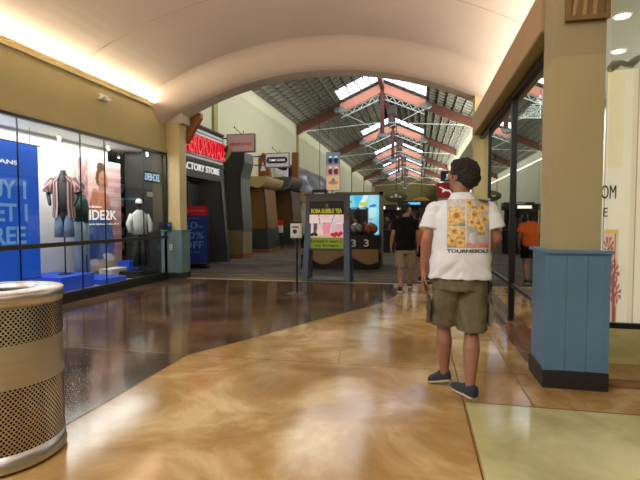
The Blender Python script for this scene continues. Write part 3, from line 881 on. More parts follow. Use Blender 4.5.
    text('lettering', 'SKECHERS', .16, (.0, .38, -.08), (0, -1, 0), u_, 'lit_sign', t, width=.76, bold=.004, depth=.012)
    b = MB(); b.tube([(-.02, -.3, .12), (-.02, -.3, .63)], .006, 6); b.tube([(-.02, .3, .12), (-.02, .3, .63)], .006, 6); b.build('hanger', 'frame', t)  # backing and hangers added to carry the built reflection
    # ceiling spots
    sp = None
    k = 0
    wh = ['above the plaid shirt mannequin', 'above the fashion poster', 'left of the lit sign in the shop window', 'nearest to the lit sign in the shop window', 'above the blue sale banner']
    for (x, y) in ((-6.7, 7.7), (-6.6, 9.0), (-7.2, 10.2), (-6.3, 10.0), (-6.6, 5.9)):
        t = thing('spot_lamp', 'small white ceiling spot lamp ' + wh[k], 'spot lamp', (x, y, 3.02), 0, 'shop window spot lamps')
        b = MB(); b.tube([(0, 0, 0), (0, 0, -.05)], .015, 12); b.tube([(0, 0, -.05), (.03, -.02, -.12)], .03, 14); b.build('housing', 'white', t)
        b = MB(); b.tube([(.03, -.02, -.121), (.032, -.021, -.126)], .024, 14); b.build('lens', 'spot', t)
        k += 1
    # emergency light on the fascia
    t = thing('emergency_light', 'small white twin emergency light high on the olive wall', 'emergency light', (-5.75, 7.7, 3.64))
    b = MB(); b.box(0, .06, -.11, .11, -.05, .05); b.build('housing', 'white', t, bevel=.008)
    for s_ in (-1, 1):
        b = MB(); b.tube([(.06, .07 * s_, -.01), (.11, .09 * s_, -.04)], [.028, .036], 14); b.build('lamp_head', 'whiteboard', t)
    # door phone and switch on the last post
    t = thing('card_reader', 'small black wall reader on the post right of the shop window', 'reader', (-5.65, 9.85, 1.12))
    b = MB(); b.box(-.045, .045, -.02, .02, 0, .2); b.build('housing', 'black_plastic', t, bevel=.006)
    b = MB(); b.box(-.03, .03, -.023, -.02, .11, .17); b.build('screen', 'banner_blue', t)
    t = thing('outlet_plate', 'small pale cover plate on the grey blue wainscot by the shop window', 'cover plate', (-5.62, 9.85, .68))
    b = MB(); b.box(-.035, .035, -.012, .0, 0, .14); b.build('plate', 'whiteboard', t, bevel=.004)
    b = MB(); b.box(-.012, .012, -.016, -.012, .02, .05); b.box(-.012, .012, -.016, -.012, .09, .12); b.build('socket', 'rail', t)
build_left_shop()

M['shopback'] = mat('shop_back_wall', (150, 164, 164), 0.7, rgb2=(196, 200, 196), vscale=2, stretch=(1, 3, .2))
M['shopceil'] = mat('shop_ceiling', (186, 182, 168), 0.7, var=0.05, vscale=1)
# ================================================================== RIGHT SHOP (glass corner)
def build_right_shop():
    # side run along x = 1.24, far pier to the near column
    ys = [4.56, 5.26, 6.62, 7.55, 8.75, 9.74]
    n = 40
    for i in range(len(ys) - 1):
        g = MB(); g.box(1.235, 1.245, ys[i] + .006, ys[i + 1] - .006, .55, 3.02)
        struct(g.build('window_%d' % n, 'mirrorglass')); n += 1
        g = MB(); g.box(1.235, 1.245, ys[i] + .006, ys[i + 1] - .006, .06, .5)
        struct(g.build('window_%d' % n, 'lowglass')); n += 1
    f = MB(); f.box(1.2, 1.27, 4.55, 9.75, 2.98, 3.07); f.box(1.2, 1.27, 6.58, 6.66, .05, 3.0); f.box(1.21, 1.27, 8.72, 8.79, .05, 3.0)
    struct(f.build('trim_14', 'frame'))
    f = MB(); f.box(1.21, 1.26, 4.55, 9.75, .505, .545); struct(f.build('trim_15', 'frame'))
    f = MB(); f.box(1.13, 1.27, 4.56, 9.75, 0, .055); struct(f.build('baseboard_right', 'floor_brown'))
    # front run facing the camera
    for x0, x1 in ((1.54, 3.2), (3.21, 5.9)):
        g = MB(); g.box(x0, x1, 4.295, 4.305, .53, 3.26); struct(g.build('window_%d' % n, 'frontglass')); n += 1
        g = MB(); g.box(x0, x1, 4.295, 4.305, .03, .49); struct(g.build('window_%d' % n, 'lowglass')); n += 1
    f = MB(); f.box(1.5, 6, 4.28, 4.32, .485, .53); f.box(1.5, 6, 4.28, 4.32, 3.24, 3.3); struct(f.build('trim_16', 'frame'))
    f = MB(); f.box(1.5, 6, 4.22, 4.34, 0, .03); struct(f.build('baseboard_front', 'floor_brown'))
    # interior
    f = MB(); f.box(1.5, 6, 4.5, 9.9, 3.3, 3.36); struct(f.build('ceiling', 'shopceil'))
    f = MB(); f.box(2.9, 2.95, 4.9, 9.9, 0, 3.3); struct(f.build('wall_right', 'shopback'))
    # cream hoarding printed with palms and lettering
    def palms(u, v):
        s = u * 1.6
        c = mixc((232, 222, 204), (210, 196, 168), s * 1.6)
        c = mixc(c, (240, 232, 216), .5 * (nz(u, v, 3, 2) + .5))
        if s < .13 and v > .62: c = mixc(c, (232, 214, 160), .5)
        if .19 < s < .24: c = mixc(c, (214, 196, 170), .6)
        if v < .36 and s < .115: c = mixc(c, (206, 150, 136), .45)
        for k, (px_, hh) in enumerate(((.025, .16), (.05, .24), (.08, .2), (.1, .12), (.035, .30))):
            if abs(s - px_ - .004 * math.sin(v * 20 + k)) < .0055 and v < hh: c = (168, 92, 86)
            for a in range(9):
                an = a * .7 + k
                du, dv = (s - px_) * 1.0, (v - hh) * 1.0
                r2 = math.hypot(du, dv)
                if r2 < .045 and abs(math.atan2(dv, du) - ((an + PI) % (2 * PI) - PI)) < .2: c = (172, 96, 90)
        if abs(s - .088) < .004 and v < .36: c = (140, 76, 70)
        if abs(s - .232) < .003: c = (150, 132, 112)
        if abs(v - .365) < .006 and s < .115: c = (220, 184, 96)
        return c
    t = thing('printed_hoarding', 'cream hoarding with red palm trees and black lettering behind the right glass', 'hoarding', (1.545, 4.36, .52))
    canvas('print', (0, 0, 0), (1, 0, 0), (0, 0, 1), 1.6, 2.12, 220, 130, palms, 'paint_glow', t)
    t.children[0].location = (0, .0, 0)
    b = MB(); b.box(0, 1.6, .005, .03, 0, 2.12); b.build('board', 'white', t)
    text('lettering', 'FREEDOM', .115, (-.245, -.012, 1.05), (1, 0, 0), (0, 0, 1), 'black_text', t, width=.325, depth=.004)
    t.children[-1].location.x = 0
    text('lettering', 'E', .075, (-.012, -.012, .9), (1, 0, 0), (0, 0, 1), 'black_text', t, width=.032, depth=.004)
    # crumpled clear film along the top
    b = MB(); pts = [(0 + 1.6 * k / 40, -.03 + .02 * math.sin(k * 2.1), 2.12 + .02 * math.sin(k * 1.3) + .022 * k ** .7) for k in range(41)]
    b.tube(pts, [.03 + .012 * math.sin(k * 1.9) for k in range(41)], 8); b.build('film', 'purlin', t, smooth=True)
    # downlights in that shop
    for k, (x, y, lb) in enumerate(((2.19, 5.9, 'round downlight in the shop ceiling over the cream hoarding, the lower one in view'), (1.84, 4.9, 'round downlight close behind the glass, right of the wooden ornament'))):
        t = thing('downlight', lb, 'downlight', (x, y, 3.3), 0, 'downlights of the right shop')
        b = MB(); b.rings([(0, 0, -.015, .08, .08), (0, 0, 0, .09, .09)], 28); b.build('trim_ring', 'white', t)
        b = MB(); b.rings([(0, 0, -.022, .065, .065), (0, 0, -.016, .065, .065)], 28); b.build('lens', 'lit_white', t)
    # square wooden ornament on the column
    t = thing('column_ornament', 'square wooden slatted ornament high on the blue based column', 'ornament', (1.305, 4.165, 2.985))
    b = MB(); b.box(-.15, .15, -.02, 0, 0, .3); b.build('back_plate', 'ornament', t)
    b = MB()
    for a in ((-.16, .16, 0, .035), (-.16, .16, .28, .315)): b.box(a[0], a[1], -.05, 0, a[2], a[3])
    b.box(-.16, -.125, -.048, -.001, .035, .28); b.box(.125, .16, -.048, -.001, .035, .28); b.build('frame', 'ornament', t)
    for x in (-.075, .0, .075):
        b = MB(); b.bar((x - .03, -.03, .03), (x - .005, -.03, .28), .028, .02); b.build('slat', 'ornament2', t)
build_right_shop()

# smoke detector on the vault
t = thing('smoke_detector', 'small round white smoke detector on the vaulted ceiling', 'smoke detector', (-1.75, 6.0, 4.985))
b = MB(); b.rings([(0, 0, -.035, .035, .035), (0, 0, -.03, .05, .05), (0, 0, 0, .06, .06)], 24); b.build('housing', 'white', t)
b = MB(); b.rings([(0, 0, -.04, .012, .012), (0, 0, -.034, .012, .012)], 12); b.build('sensor', 'rail', t)

# ================================================================== HALL SHOPS (left side)
def build_hall():
    r_, u_ = (0, 1, 0), (0, 0, 1)
    RX, UZ = (1, 0, 0), (0, 0, 1)
    # ---- first shop: dark portal with the red lettered sign
    t = thing('shop_portal', 'dark shop entrance under the red lettered sign', 'shop entrance', (-6.4, 10.6, 0))
    pt = t; t = thing('entrance_side_panel', 'dark slanted side wall at the right edge of the shop entrance under the red letters', 'panel', (-6.4, 10.6, 0))
    b = MB(); b.prism([(-.45, 3.2, 0), (.32, 3.6, 0), (.1, 3.6, 2.6), (-.45, 3.2, 2.6)], (0, .25, 0)); b.build('side_wall', 'navy', t)
    b = MB(); b.prism([(.30, 3.58, 0), (.35, 3.58, 0), (.13, 3.58, 2.6), (.08, 3.58, 2.6)], (0, .1, 0)); b.build('edge_strip', 'canopy_grey', t)
    t = pt
    b = MB(); b.box(-.48, -.42, -.2, 3.15, 0, 2.6); b.build('back_wall', 'navy', t)
    for yy in (1.9, 2.15):
        b = MB(); b.tube([(-.3, yy, 0), (-.3, yy, 2.6)], .03, 12); b.build('door_post', 'rail', t)
    b = MB(); b.box(-.40, -.38, 2.95, 3.07, 1.55, 1.68); b.build('notice', 'white_dull', t)
    t = thing('shop_sign', 'large shop sign with red raised letters above FACTORY STORE in white', 'sign', (-6.4, 10.6, 0))
    b = MB(); b.box(-.3, .0, -.3, 4.08, 2.62, 4.16); b.build('sign_box', 'darkpanel', t)
    b = MB()
    for k in range(9): b.box(.0, .03, -.2, 3.95, 3.18 + k * .1, 3.18 + k * .1 + .07)
    b.build('slats', 'whiteboard', t)
    text('letters', 'A\u00c9ROPOSTALE', .68, (.06, 1.22, 3.3), r_, u_, 'red_sign', t, width=2.74, bold=.016, depth=.07)
    text('lettering', 'FACTORY STORE', .2, (.01, 1.12, 2.82), r_, u_, 'white_text', t, width=2.55, bold=.004, depth=.03)
    b = MB(); b.box(-.32, .04, -.32, 4.1, 4.14, 4.2); b.box(.0, .045, -.3, 4.08, 3.08, 3.14); b.build('cap', 'charcoal', t)
    # sale banner stand
    t = thing('banner_stand', 'blue and red standing sale banner in front of the dark shop entrance', 'banner', (-6.27, 12.25, 0), math.radians(4)); t.scale = (.98, 1, .93)
    b = MB(); b.box(-.45, .45, -.14, .14, .0, .07); b.box(-.4, .4, -.1, .1, .07, .13); b.build('base', 'black_plastic', t)
    b = MB(); b.box(-.42, .42, -.012, .012, .18, 1.62); b.build('panel', 'banner_navy', t)
    b = MB(); b.box(-.42, .42, -.014, .014, 1.62, 1.9); b.build('header', 'redpanel', t)
    b = MB(); b.box(-.44, -.42, -.02, .02, .1, 1.92); b.box(.42, .44, -.02, .02, .1, 1.92); b.build('frame', 'black_plastic', t)
    for tx, z, h, wd, x in (('50-', 1.2, .22, .62, -.34), ('60%', .9, .22, .66, -.34), ('OFF', .6, .22, .62, -.32)):
        text('lettering', tx, h, (x, -.013, z), RX, UZ, 'pale_dull', t, width=wd, bold=.01, depth=.003)
    text('lettering', 'EVERYTHING', .05, (-.3, -.013, 1.5), RX, UZ, 'pale_dull', t, width=.5, depth=.003)
    text('lettering', 'IN STORE', .05, (-.3, -.013, .46), RX, UZ, 'pale_dull', t, width=.5, depth=.003)
    text('lettering', 'BACK TO SCHOOL SALE', .06, (-.36, -.015, 1.73), RX, UZ, 'white_dull', t, width=.7, depth=.003)

    # ---- flared dark pillar
    t = thing('flared_pillar', 'dark grey pillar with a flaring curled top and tan block base', 'pillar', (-6.4, 15.9, 0))
    prof = [(-.30, 1.0), (-.27, 2.6), (-.30, 2.95), (-.44, 3.35), (-.46, 3.75), (.34, 3.75), (.34, 3.45), (.24, 3.1), (.2, 2.85), (.2, 2.4), (.29, 1.0)]
    b = MB(); b.prism([(x, -.25, z) for x, z in prof], (0, .9, 0)); b.build('shaft', 'charcoal', t)
    b = MB(); b.prism([(.29, -.27, 1.0), (.2, -.27, 2.4), (.2, -.27, 2.85), (.24, -.27, 3.1), (.34, -.27, 3.45), (.34, -.27, 3.75), (.38, -.27, 3.75), (.38, -.27, 3.42), (.28, -.27, 3.06), (.24, -.27, 2.85), (.24, -.27, 2.4), (.33, -.27, 1.0)], (0, .92, 0)); b.build('edge_trim', 'canopy_grey', t)
    b = MB(); b.box(-.3, .3, -.28, .66, .16, 1.0); b.build('block_base', 'tan_block', t)
    b = MB(); b.box(-.32, .32, -.3, .68, 0, .16); b.build('skirting', 'wood', t)
    t = thing('curled_canopy', 'small light grey curled fin on the left of the dark flared pillar', 'canopy', (-6.55, 14.72, 0)); t.scale = (1, .45, 1)
    arc = [(.0 + .42 * math.sin(a), 3.62 - .62 * math.cos(a) + .3) for a in [i * .16 for i in range(10)]]
    b = MB(); b.prism([(x - .12, 0, z) for x, z in arc] + [(-.12, 0, arc[-1][1])], (0, .5, 0)); b.build('fin', 'charcoal', t)
    b = MB(); b.prism([(x - .12, -.01, z) for x, z in arc] + [(x - .07, -.01, z) for x, z in reversed(arc)], (0, .52, 0)); b.build('rim', 'canopy_cream', t)

    # ---- blade signs facing the foyer
    def blade(label, x0, x1, y, z0, z1, board, mh):
        t = thing('blade_sign', label, 'sign', (x0, y, z0))
        w, h = x1 - x0, z1 - z0
        b = MB(); b.box(0, w, 0, .12, 0, h); b.build('frame', 'signframe', t)
        b = MB(); b.box(.035, w - .035, -.008, 0, .035, h - .035); b.build('face', board, t)
        b = MB(); b.tube([(w * .52, .05, h), (w * .35, -.12, h + .18)], .012, 6); b.ball((w * .34, -.13, h + .2), .03, 10, 6); b.tube([(w * .6, .05, h), (w * .62, -.05, h + .09)], .012, 6); b.build('lamp_arm', 'frame', t)
        for f_ in (.8, .2):
            b = MB(); b.bar((-.5, .06, h * f_), (0, .06, h * f_), .04); b.build('bracket', 'frame', t)
        return t, w, h
    t, w, h = blade('pale pink projecting sign with small dark red lettering, beside the red letters', -6.42, -5.40, 15.0, 3.66, 4.28, 'pinkboard', 1)
    text('lettering', 'A\u00c9ROPOSTALE', .13, (w * .1, -.009, h * .36), RX, UZ, 'redpanel', t, width=w * .78, bold=.02, depth=.004)
    t, w, h = blade('white projecting sign with a dark capsule and pale lettering', -6.22, -5.18, 18.5, 3.52, 4.12, 'whiteboard', 1)
    b = MB(); n = 12; pts = []
    for k in range(n + 1): a = -PI / 2 + PI * k / n; pts.append((w * .80 + .13 * math.cos(a), h * .5 + .13 * math.sin(a)))
    for k in range(n + 1): a = PI / 2 + PI * k / n; pts.append((w * .18 + .13 * math.cos(a), h * .5 + .13 * math.sin(a)))
    b.prism([(x, -.012, z) for x, z in pts], (0, .004, 0)); b.build('capsule', 'navysign', t)
    text('lettering', 'TOMMY HILFIGER', .09, (w * .16, -.013, h * .43), RX, UZ, 'white_text', t, width=w * .66, bold=.01, depth=.003)

    # ---- gold-brown angular walls with wainscot (two portals)
    def portal(label, y, x_in, x_top, x_bot, ztop, m, side=0.6):
        t = thing('angled_portal', label, 'shop front', (0, y, 0))
        zf = 1.0
        xa = x_top + (x_bot - x_top) * (ztop - zf) / ztop
        b = MB(); b.prism([(x_in, 0, zf), (xa, 0, zf), (x_top, 0, ztop), (x_in, 0, ztop)], (0, side, 0)); b.build('wall_panel', m, t)
        b = MB(); b.prism([(x_in, -.02, .14), (x_bot - .01, -.02, .14), (xa + .02, -.02, zf), (x_in, -.02, zf)], (0, side + .04, 0)); b.build('wainscot', 'teal_dark', t)
        b = MB(); b.prism([(x_in, -.04, 0), (x_bot + .03, -.04, 0), (x_bot + .03, -.04, .14), (x_in, -.04, .14)], (0, side + .08, 0)); b.build('skirting', 'wood', t)
        b = MB(); b.prism([(xa, -.03, zf), (xa + .05, -.03, zf), (x_top + .05, -.03, ztop), (x_top, -.03, ztop)], (0, .1, 0)); b.build('edge_strip', 'black', t)
        return t
    portal('gold brown angled shop wall with dark wainscot, next to the flared pillar', 18.5, -6.89, -6.3, -6.08, 2.66, 'gold', 1.6)
    portal('dark brown angled shop wall with dark wainscot, farther along the hall', 21.5, -6.89, -6.0, -5.75, 2.74, 'brown', 1.8)
    # canopies
    def canopy(label, x0, x1, y0, y1, z0, z1, m, rim):
        t = thing('curled_canopy', label, 'canopy', (0, 0, 0))
        n = 8; pts = [(x0, z0 + .1)]
        for k in range(n + 1):
            a = PI / 2 * k / n
            pts.append((x1 - .45 + .45 * math.sin(a), z1 - (z1 - z0) * math.cos(a)))
        pts.append((x0, z1))
        b = MB(); b.prism([(x, y0, z) for x, z in pts], (0, y1 - y0, 0)); b.build('shell', m, t)
        b = MB(); o2 = [(x, z) for x, z in pts[1:-1]]
        b.prism([(x, y0 - .03, z) for x, z in o2] + [(x - .05, y0 - .03, z + .03) for x, z in reversed(o2)], (0, .05, 0)); b.build('rim', rim, t)
        return t
    canopy('cream curled canopy over the gold brown wall', -6.89, -6.05, 18.2, 20.6, 2.68, 3.15, 'canopy_cream', 'canopy_cream')
    canopy('dark grey curled canopy over the dark brown wall', -6.89, -5.7, 20.9, 23.0, 2.75, 3.35, 'canopy_grey', 'signframe')
    canopy('cream flat canopy beyond the dark grey one', -6.89, -5.45, 24.6, 27.6, 2.3, 2.85, 'canopy_cream', 'canopy_cream')
    # rust coloured uprights behind the canopies
    t = thing('rust_upright', 'rust brown perforated upright panel behind the cream canopy', 'panel', (-6.6, 19.6, 3.16))
    b = MB(); b.prism([(-.3, 0, 0), (.25, 0, 0), (.1, 0, 1.0), (-.1, 0, 1.15), (-.3, 0, .9)], (0, .3, 0)); b.build('panel', 'rust', t)
    b = MB(); b.prism([(-.2, -.02, .35), (.05, -.02, .35), (-.1, -.02, .75)], (0, .02, 0)); b.build('triangle', 'whiteboard', t)
    t = thing('rust_upright', 'rust brown upright panel under the white capsule sign', 'panel', (-6.0, 22.2, 3.36))
    b = MB(); b.box(-.1, .22, 0, .25, 0, 1.3); b.build('panel', 'rust', t)
    t = thing('tilted_sign', 'tilted white sign with a dark oval, behind the canopies', 'sign', (-6.75, 21.6, 3.46))
    b = MB(); b.prism([(0, 0, .2), (.62, 0, -.1), (.62, 0, .75), (0, 0, 1.0)], (0, .08, 0)); b.build('face', 'whiteboard', t)
    b = MB(); b.ball((.3, -.01, .46), (.34, .02, .16), 20, 8, Matrix.Rotation(math.radians(22), 3, 'Y')); b.build('oval', 'navysign', t)
    # black and white display above the far shops
    def bw(u, v):
        c = mixc((28, 28, 36), (150, 156, 176), max(0, nz(u, v, 4, 7) * 1.2 + .25))
        if el(u, v, .45, .5, .12, .3, .5): c = (24, 24, 28)
        if el(u, v, .62, .55, .1, .35, .4): c = (60, 62, 72)
        return c
    t = thing('wall_display', 'long dark picture panel mounted high over the far shops', 'display', (-6.85, 23.4, 2.9))
    canvas('print', (.62, 0, .02), r_, u_, 9.0, 1.26, 70, 20, bw, 'paint_glow', t)
    b = MB(); b.box(0, .61, 0, 9.0, 0, 1.3); b.build('case', 'darkpanel', t)
    # far left shop: white and cyan lit lettering, dark opening
    t = thing('far_shop', 'dark shop front with small white and cyan lit signs, far down on the left', 'shop front', (-6.8, 28.5, 0))
    b = MB(); b.box(0, .3, 0, 9, 0, 2.6); b.build('wall_panel', 'darkpanel', t)
    b = MB(); b.box(.3, .9, .2, .3, 2.3, 2.5); b.build('lit_lettering', 'lit_white2', t)
    b = MB(); b.box(.3, .9, .0, .1, 1.75, 1.95); b.build('cyan_sign', 'cyan', t)
    b = MB(); b.box(.3, .34, 1, 8, .2, 1.7); b.build('display_window', 'goods', t)
    # red and white standing notice
    t = thing('notice_stand', 'small red and white standing notice in front of the dark brown wall', 'notice', (-6.15, 20.3, 0))
    for pa, pb in (((-.12, 0, 0), (-.1, .0, .8)), ((.12, 0, 0), (.1, .0, .8)), ((0, .3, 0), (0, .02, .9))):
        b = MB(); b.tube([pa, pb], .012, 6); b.build('leg', 'frame', t)
    b = MB(); b.box(-.16, .16, -.015, .015, .78, 1.1); b.build('card', 'white_dull', t)
    b = MB(); b.box(-.16, .16, -.015, .015, 1.1, 1.35); b.build('header', 'redpanel', t)
    # hanging vertical poster
    def pic4(u, v):
        c = mixc((150, 160, 178), (196, 190, 186), v)
        if v > .68:
            c = (104, 122, 148)
            for cx in (.3, .72):
                if el(u, v, cx, .8, .16, .09): c = (30, 34, 40)
                if el(u, v, cx, .88, .12, .03): c = (210, 220, 226)
        elif v > .38:
            c = (190, 140, 140)
            for cx in (.3, .72):
                if el(u, v, cx, .5, .15, .09): c = (92, 40, 48)
                if el(u, v, cx, .6, .12, .03): c = (228, 208, 206)
        else:
            c = (212, 180, 140)
            if el(u, v, .5, .2, .36, .05): c = (206, 116, 70)
            if el(u, v, .52, .26, .14, .06): c = (96, 124, 160)
        return c
    t = thing('hanging_poster', 'tall narrow hanging poster with small pictures in rows, left of the hall', 'poster', (-4.95, 25.2, 2.98))
    canvas('print', (0, -.012, 0), RX, UZ, .74, 2.05, 24, 66, pic4, 'paint_glow', t)
    b = MB(); b.box(-.02, .76, 0, .05, -.02, 2.07); b.build('frame', 'signframe', t)
    b = MB(); b.tube([(.1, .02, 2.07), (.1, .02, 4.5)], .008, 6); b.tube([(.64, .02, 2.07), (.64, .02, 4.6)], .008, 6); b.build('cord', 'frame', t)
    t = thing('lit_sign_box', 'small black sign box with pale lettering under the hanging poster', 'sign', (-5.25, 23.0, 2.46))
    b = MB(); b.box(0, .75, 0, .2, 0, .42); b.build('box', 'darkpanel', t)
    text('lettering', 'PANDORA', .14, (.1, -.01, .12), RX, UZ, 'white_text', t, width=.55, depth=.006)
    b = MB(); b.tube([(.37, .1, .42), (.37, .1, 5.0)], .015, 6); b.build('hanger', 'frame', t)

    # ---- directory stand for drinks
    t = thing('advertising_stand', 'slate advertising stand with a drinks poster over a lime green panel', 'advertising stand', (-2.0, 10.35, 0), math.radians(0))
    for sx in (-1, 1):
        b = MB(); b.prism([(sx * .55, -.28, 0), (sx * .42, -.28, 0), (sx * .34, -.03, 1.9), (sx * .47, -.03, 1.9)], (0, .06, 0)); b.build('leg', 'kiosk_leg', t)
        b = MB(); b.prism([(sx * .55, .28, 0), (sx * .42, .28, 0), (sx * .34, .03, 1.9), (sx * .47, .03, 1.9)], (0, -.06, 0)); b.build('leg', 'kiosk_leg', t)
    b = MB(); b.box(-.49, .49, -.1, .1, .68, 1.93); b.build('panel_body', 'kiosk', t)
    b = MB(); b.box(-.5, .5, -.3, .3, .02, .06); b.box(-.42, -.38, -.1, .1, .04, .7); b.box(.38, .42, -.1, .1, .04, .7); b.build('base_rail', 'kiosk', t)
    b = MB(); b.box(-.53, .53, -.12, .12, 1.93, 1.97); b.build('cap', 'kiosk', t)
    b = MB(); b.box(-.4, .38, -.112, -.1, 1.5, 1.8); b.build('header_panel', 'black_text', t)
    text('header_lettering', 'BOBA BUBBLE TEA', .1, (-.36, -.114, 1.53), RX, UZ, 'yellowtext', t, width=.7, bold=.02, depth=.003)
    b = MB(); b.tube([(0, -.113, 1.7), (0, -.116, 1.7)], .035, 20); b.box(-.06, .06, -.116, -.113, 1.645, 1.655); b.build('emblem', 'signframe', t)
    def drinks(u, v):
        c = mixc((226, 206, 206), (196, 188, 196), nz(u, v, 3, 8) + .5)
        if v < .12: c = (198, 174, 160)
        for cx, w_, h_, k in ((.17, .055, .62, (74, 50, 46)), (.3, .055, .64, (206, 194, 164)), (.5, .12, .66, (214, 130, 150)), (.68, .06, .7, (204, 186, 190)), (.86, .08, .6, (216, 160, 176))):
            if abs(u - cx) < w_ * (.75 + .4 * v) and .12 < v < h_: c = mixc(k, (240, 232, 232), .5 * abs(nz(u, v, 14, cx * 9)))
            if abs(u - cx) < w_ * 1.1 and h_ < v < h_ + .05: c = (236, 232, 234)
        if abs(u - .66 - .25 * (v - .7)) < .012 and v > .6: c = (90, 160, 170)
        if abs(u - .3 + .1 * (v - .7)) < .012 and v > .6: c = (190, 60, 80)
        for cx, cy in ((.13, .16), (.07, .12), (.2, .12)):
            if el(u, v, cx, cy, .05, .07): c = (40, 30, 30)
        for cx, cy in ((.68, .14), (.78, .18), (.86, .12), (.74, .1), (.92, .2)):
            if el(u, v, cx, cy, .06, .08): c = (176, 34, 50)
        return c
    canvas('drinks_picture', (-.4, -.105, .98), RX, UZ, .78, .52, 64, 44, drinks, 'paint_glow', t)
    b = MB(); b.box(-.41, .38, -.112, -.1, .74, .97); b.build('lime_panel', 'lime', t)
    text('lime_lettering', 'Located in court 1', .07, (-.36, -.114, .87), RX, UZ, 'black_text', t, width=.68, bold=.015, depth=.003)
    text('lime_lettering', 'near Burlington', .075, (-.27, -.114, .765), RX, UZ, 'black_text', t, width=.54, bold=.015, depth=.003)

    # ---- hand sanitizer stand
    t = thing('sanitizer_stand', 'white hand sanitizer dispenser on a black pole with a flat round base', 'sanitizer stand', (-2.21, 8.4, 0))
    b = MB(); b.rings([(0, 0, 0, .2, .2), (0, 0, .008, .2, .2), (0, 0, .016, .17, .17)], 32); b.build('base_plate', 'rail', t)
    b = MB(); b.tube([(0, 0, .015), (0, 0, 1.36)], .019, 12); b.build('pole', 'black_plastic', t)
    b = MB(); b.box(-.1, .1, -.11, .02, 1.05, 1.32); b.build('dispenser', 'white_dull', t, bevel=.02)
    b = MB(); b.box(-.09, .09, -.1, .03, 1.31, 1.37); b.build('top_cap', 'black_plastic', t, bevel=.01)
    b = MB(); b.tube([(-.01, -.111, 1.17), (-.01, -.116, 1.17)], .04, 20); b.box(-.06, .06, -.115, -.11, 1.24, 1.265); b.build('badge', 'navysign', t)
    b = MB(); b.box(-.1, .1, -.13, .03, 1.015, 1.03); b.build('drip_tray', 'black_plastic', t)

    # ---- kiosk booth behind, with backlit cyan screen and toy globes
    t = thing('retail_kiosk', 'dark curved kiosk counter with a tan band, behind the advertising stand', 'kiosk', (-2.05, 13.2, 0))
    def wavy(z0, z1, y_off, m, nm, x0=-1.25, x1=.98):
        n = 30; vs = []
        for k in range(n + 1):
            x = x0 + (x1 - x0) * k / n; e = .14 * math.sin(PI * k / n)
            yy = y_off - .3 * math.sin(PI * k / n)
            vs.append((x, yy, z0(k / n), z1(k / n)))
        b = MB(); q = []
        for x, yy, a, c in vs: q += [(x, yy, a), (x, yy, c), (x, .8, c), (x, .8, a)]
        fs = []
        for k in range(n): fs += [(4 * k + i, 4 * k + (i + 1) % 4, 4 * k + 4 + (i + 1) % 4, 4 * k + 4 + i) for i in range(4)]
        fs += [(0, 1, 2, 3), (4 * n + 3, 4 * n + 2, 4 * n + 1, 4 * n)]
        b.add(q, fs); return b.build(nm, m, t)
    wavy(lambda s: .0, lambda s: .42, -.2, 'black_plastic', 'plinth')
    wavy(lambda s: .26 + .12 * math.sin(s * 11 + 1.2), lambda s: .56, -.26, 'booth_tan', 'wavy_band')
    wavy(lambda s: .56, lambda s: .94, -.22, 'black_plastic', 'counter')
    for k, x in enumerate((.22, .56)):
        text('lettering', '3', .2, (x + .03, -.535 + .12 * k, .64), RX, UZ, 'white_dull', t, width=.14, bold=.02, depth=.01)
    cb = thing('kiosk_cabinet', 'tall black cabinet on the kiosk counter, behind the advertising stand', 'cabinet', (-2.05, 13.2, .942))
    b = MB(); b.box(-1.1, .0, .2, .7, 0, 1.06); b.build('body', 'black_plastic', cb, bevel=.01)
    b = MB(); b.box(-1.0, -.1, .18, .2, .1, .95); b.build('door', 'goods', cb)
    t = thing('backlit_screen', 'tall backlit cyan screen of cartoon sea pictures in a pale frame', 'screen', (-2.05, 14.15, 0))
    def sea(u, v):
        c = mixc((70, 176, 226), (176, 226, 232), nz(u, v, 3, 5) + .45)
        if abs(u - .62 - .06 * math.sin(v * 14)) < .06: c = (216, 240, 240)
        for cx, cy, rr, k in ((.2, .86, .14, (60, 160, 60)), (.62, .84, .12, (196, 200, 60)), (.85, .8, .09, (50, 120, 200)), (.68, .62, .07, (206, 190, 80)), (.8, .55, .06, (196, 130, 60)), (.45, .68, .1, (70, 140, 190)), (.88, .35, .08, (90, 190, 200))):
            if el(u, v, cx, cy, rr, rr * .32 * (1 + .6 * nz(u, v, 20, cx)), .15): c = k
        if el(u, v, .2, .86, .1, .02): c = (220, 240, 210)
        return c
    canvas('screen_picture', (-.35, -.05, .5), RX, UZ, 1.25, 1.62, 52, 64, sea, 'paint_bright', t)
    b = MB(); b.box(-.45, 1.02, .0, .12, 0.2, 2.22); b.box(-.45, -.35, -.07, 0, .2, 2.22); b.box(.9, 1.02, -.07, 0, .0, 2.22); b.box(-.45, 1.02, -.07, 0, 2.12, 2.22); b.build('frame', 'boothframe', t)
    # display rack of boxed toys on the kiosk
    t = thing('toy_rack', 'dark rack of small boxed toys on the kiosk, in front of the cyan screen', 'rack', (-1.95, 13.25, .945))
    b = MB(); b.box(.02, .52, 0, .25, 0, .74); b.build('back', 'goods', t)
    b = MB()
    for x in (.0, .26, .52): b.box(x - .01, x + .02, -.06, .26, 0, .78)
    for z in (.0, .25, .5, .76): b.box(0, .54, -.06, .26, z, z + .02)
    b.build('frame', 'black_plastic', t)
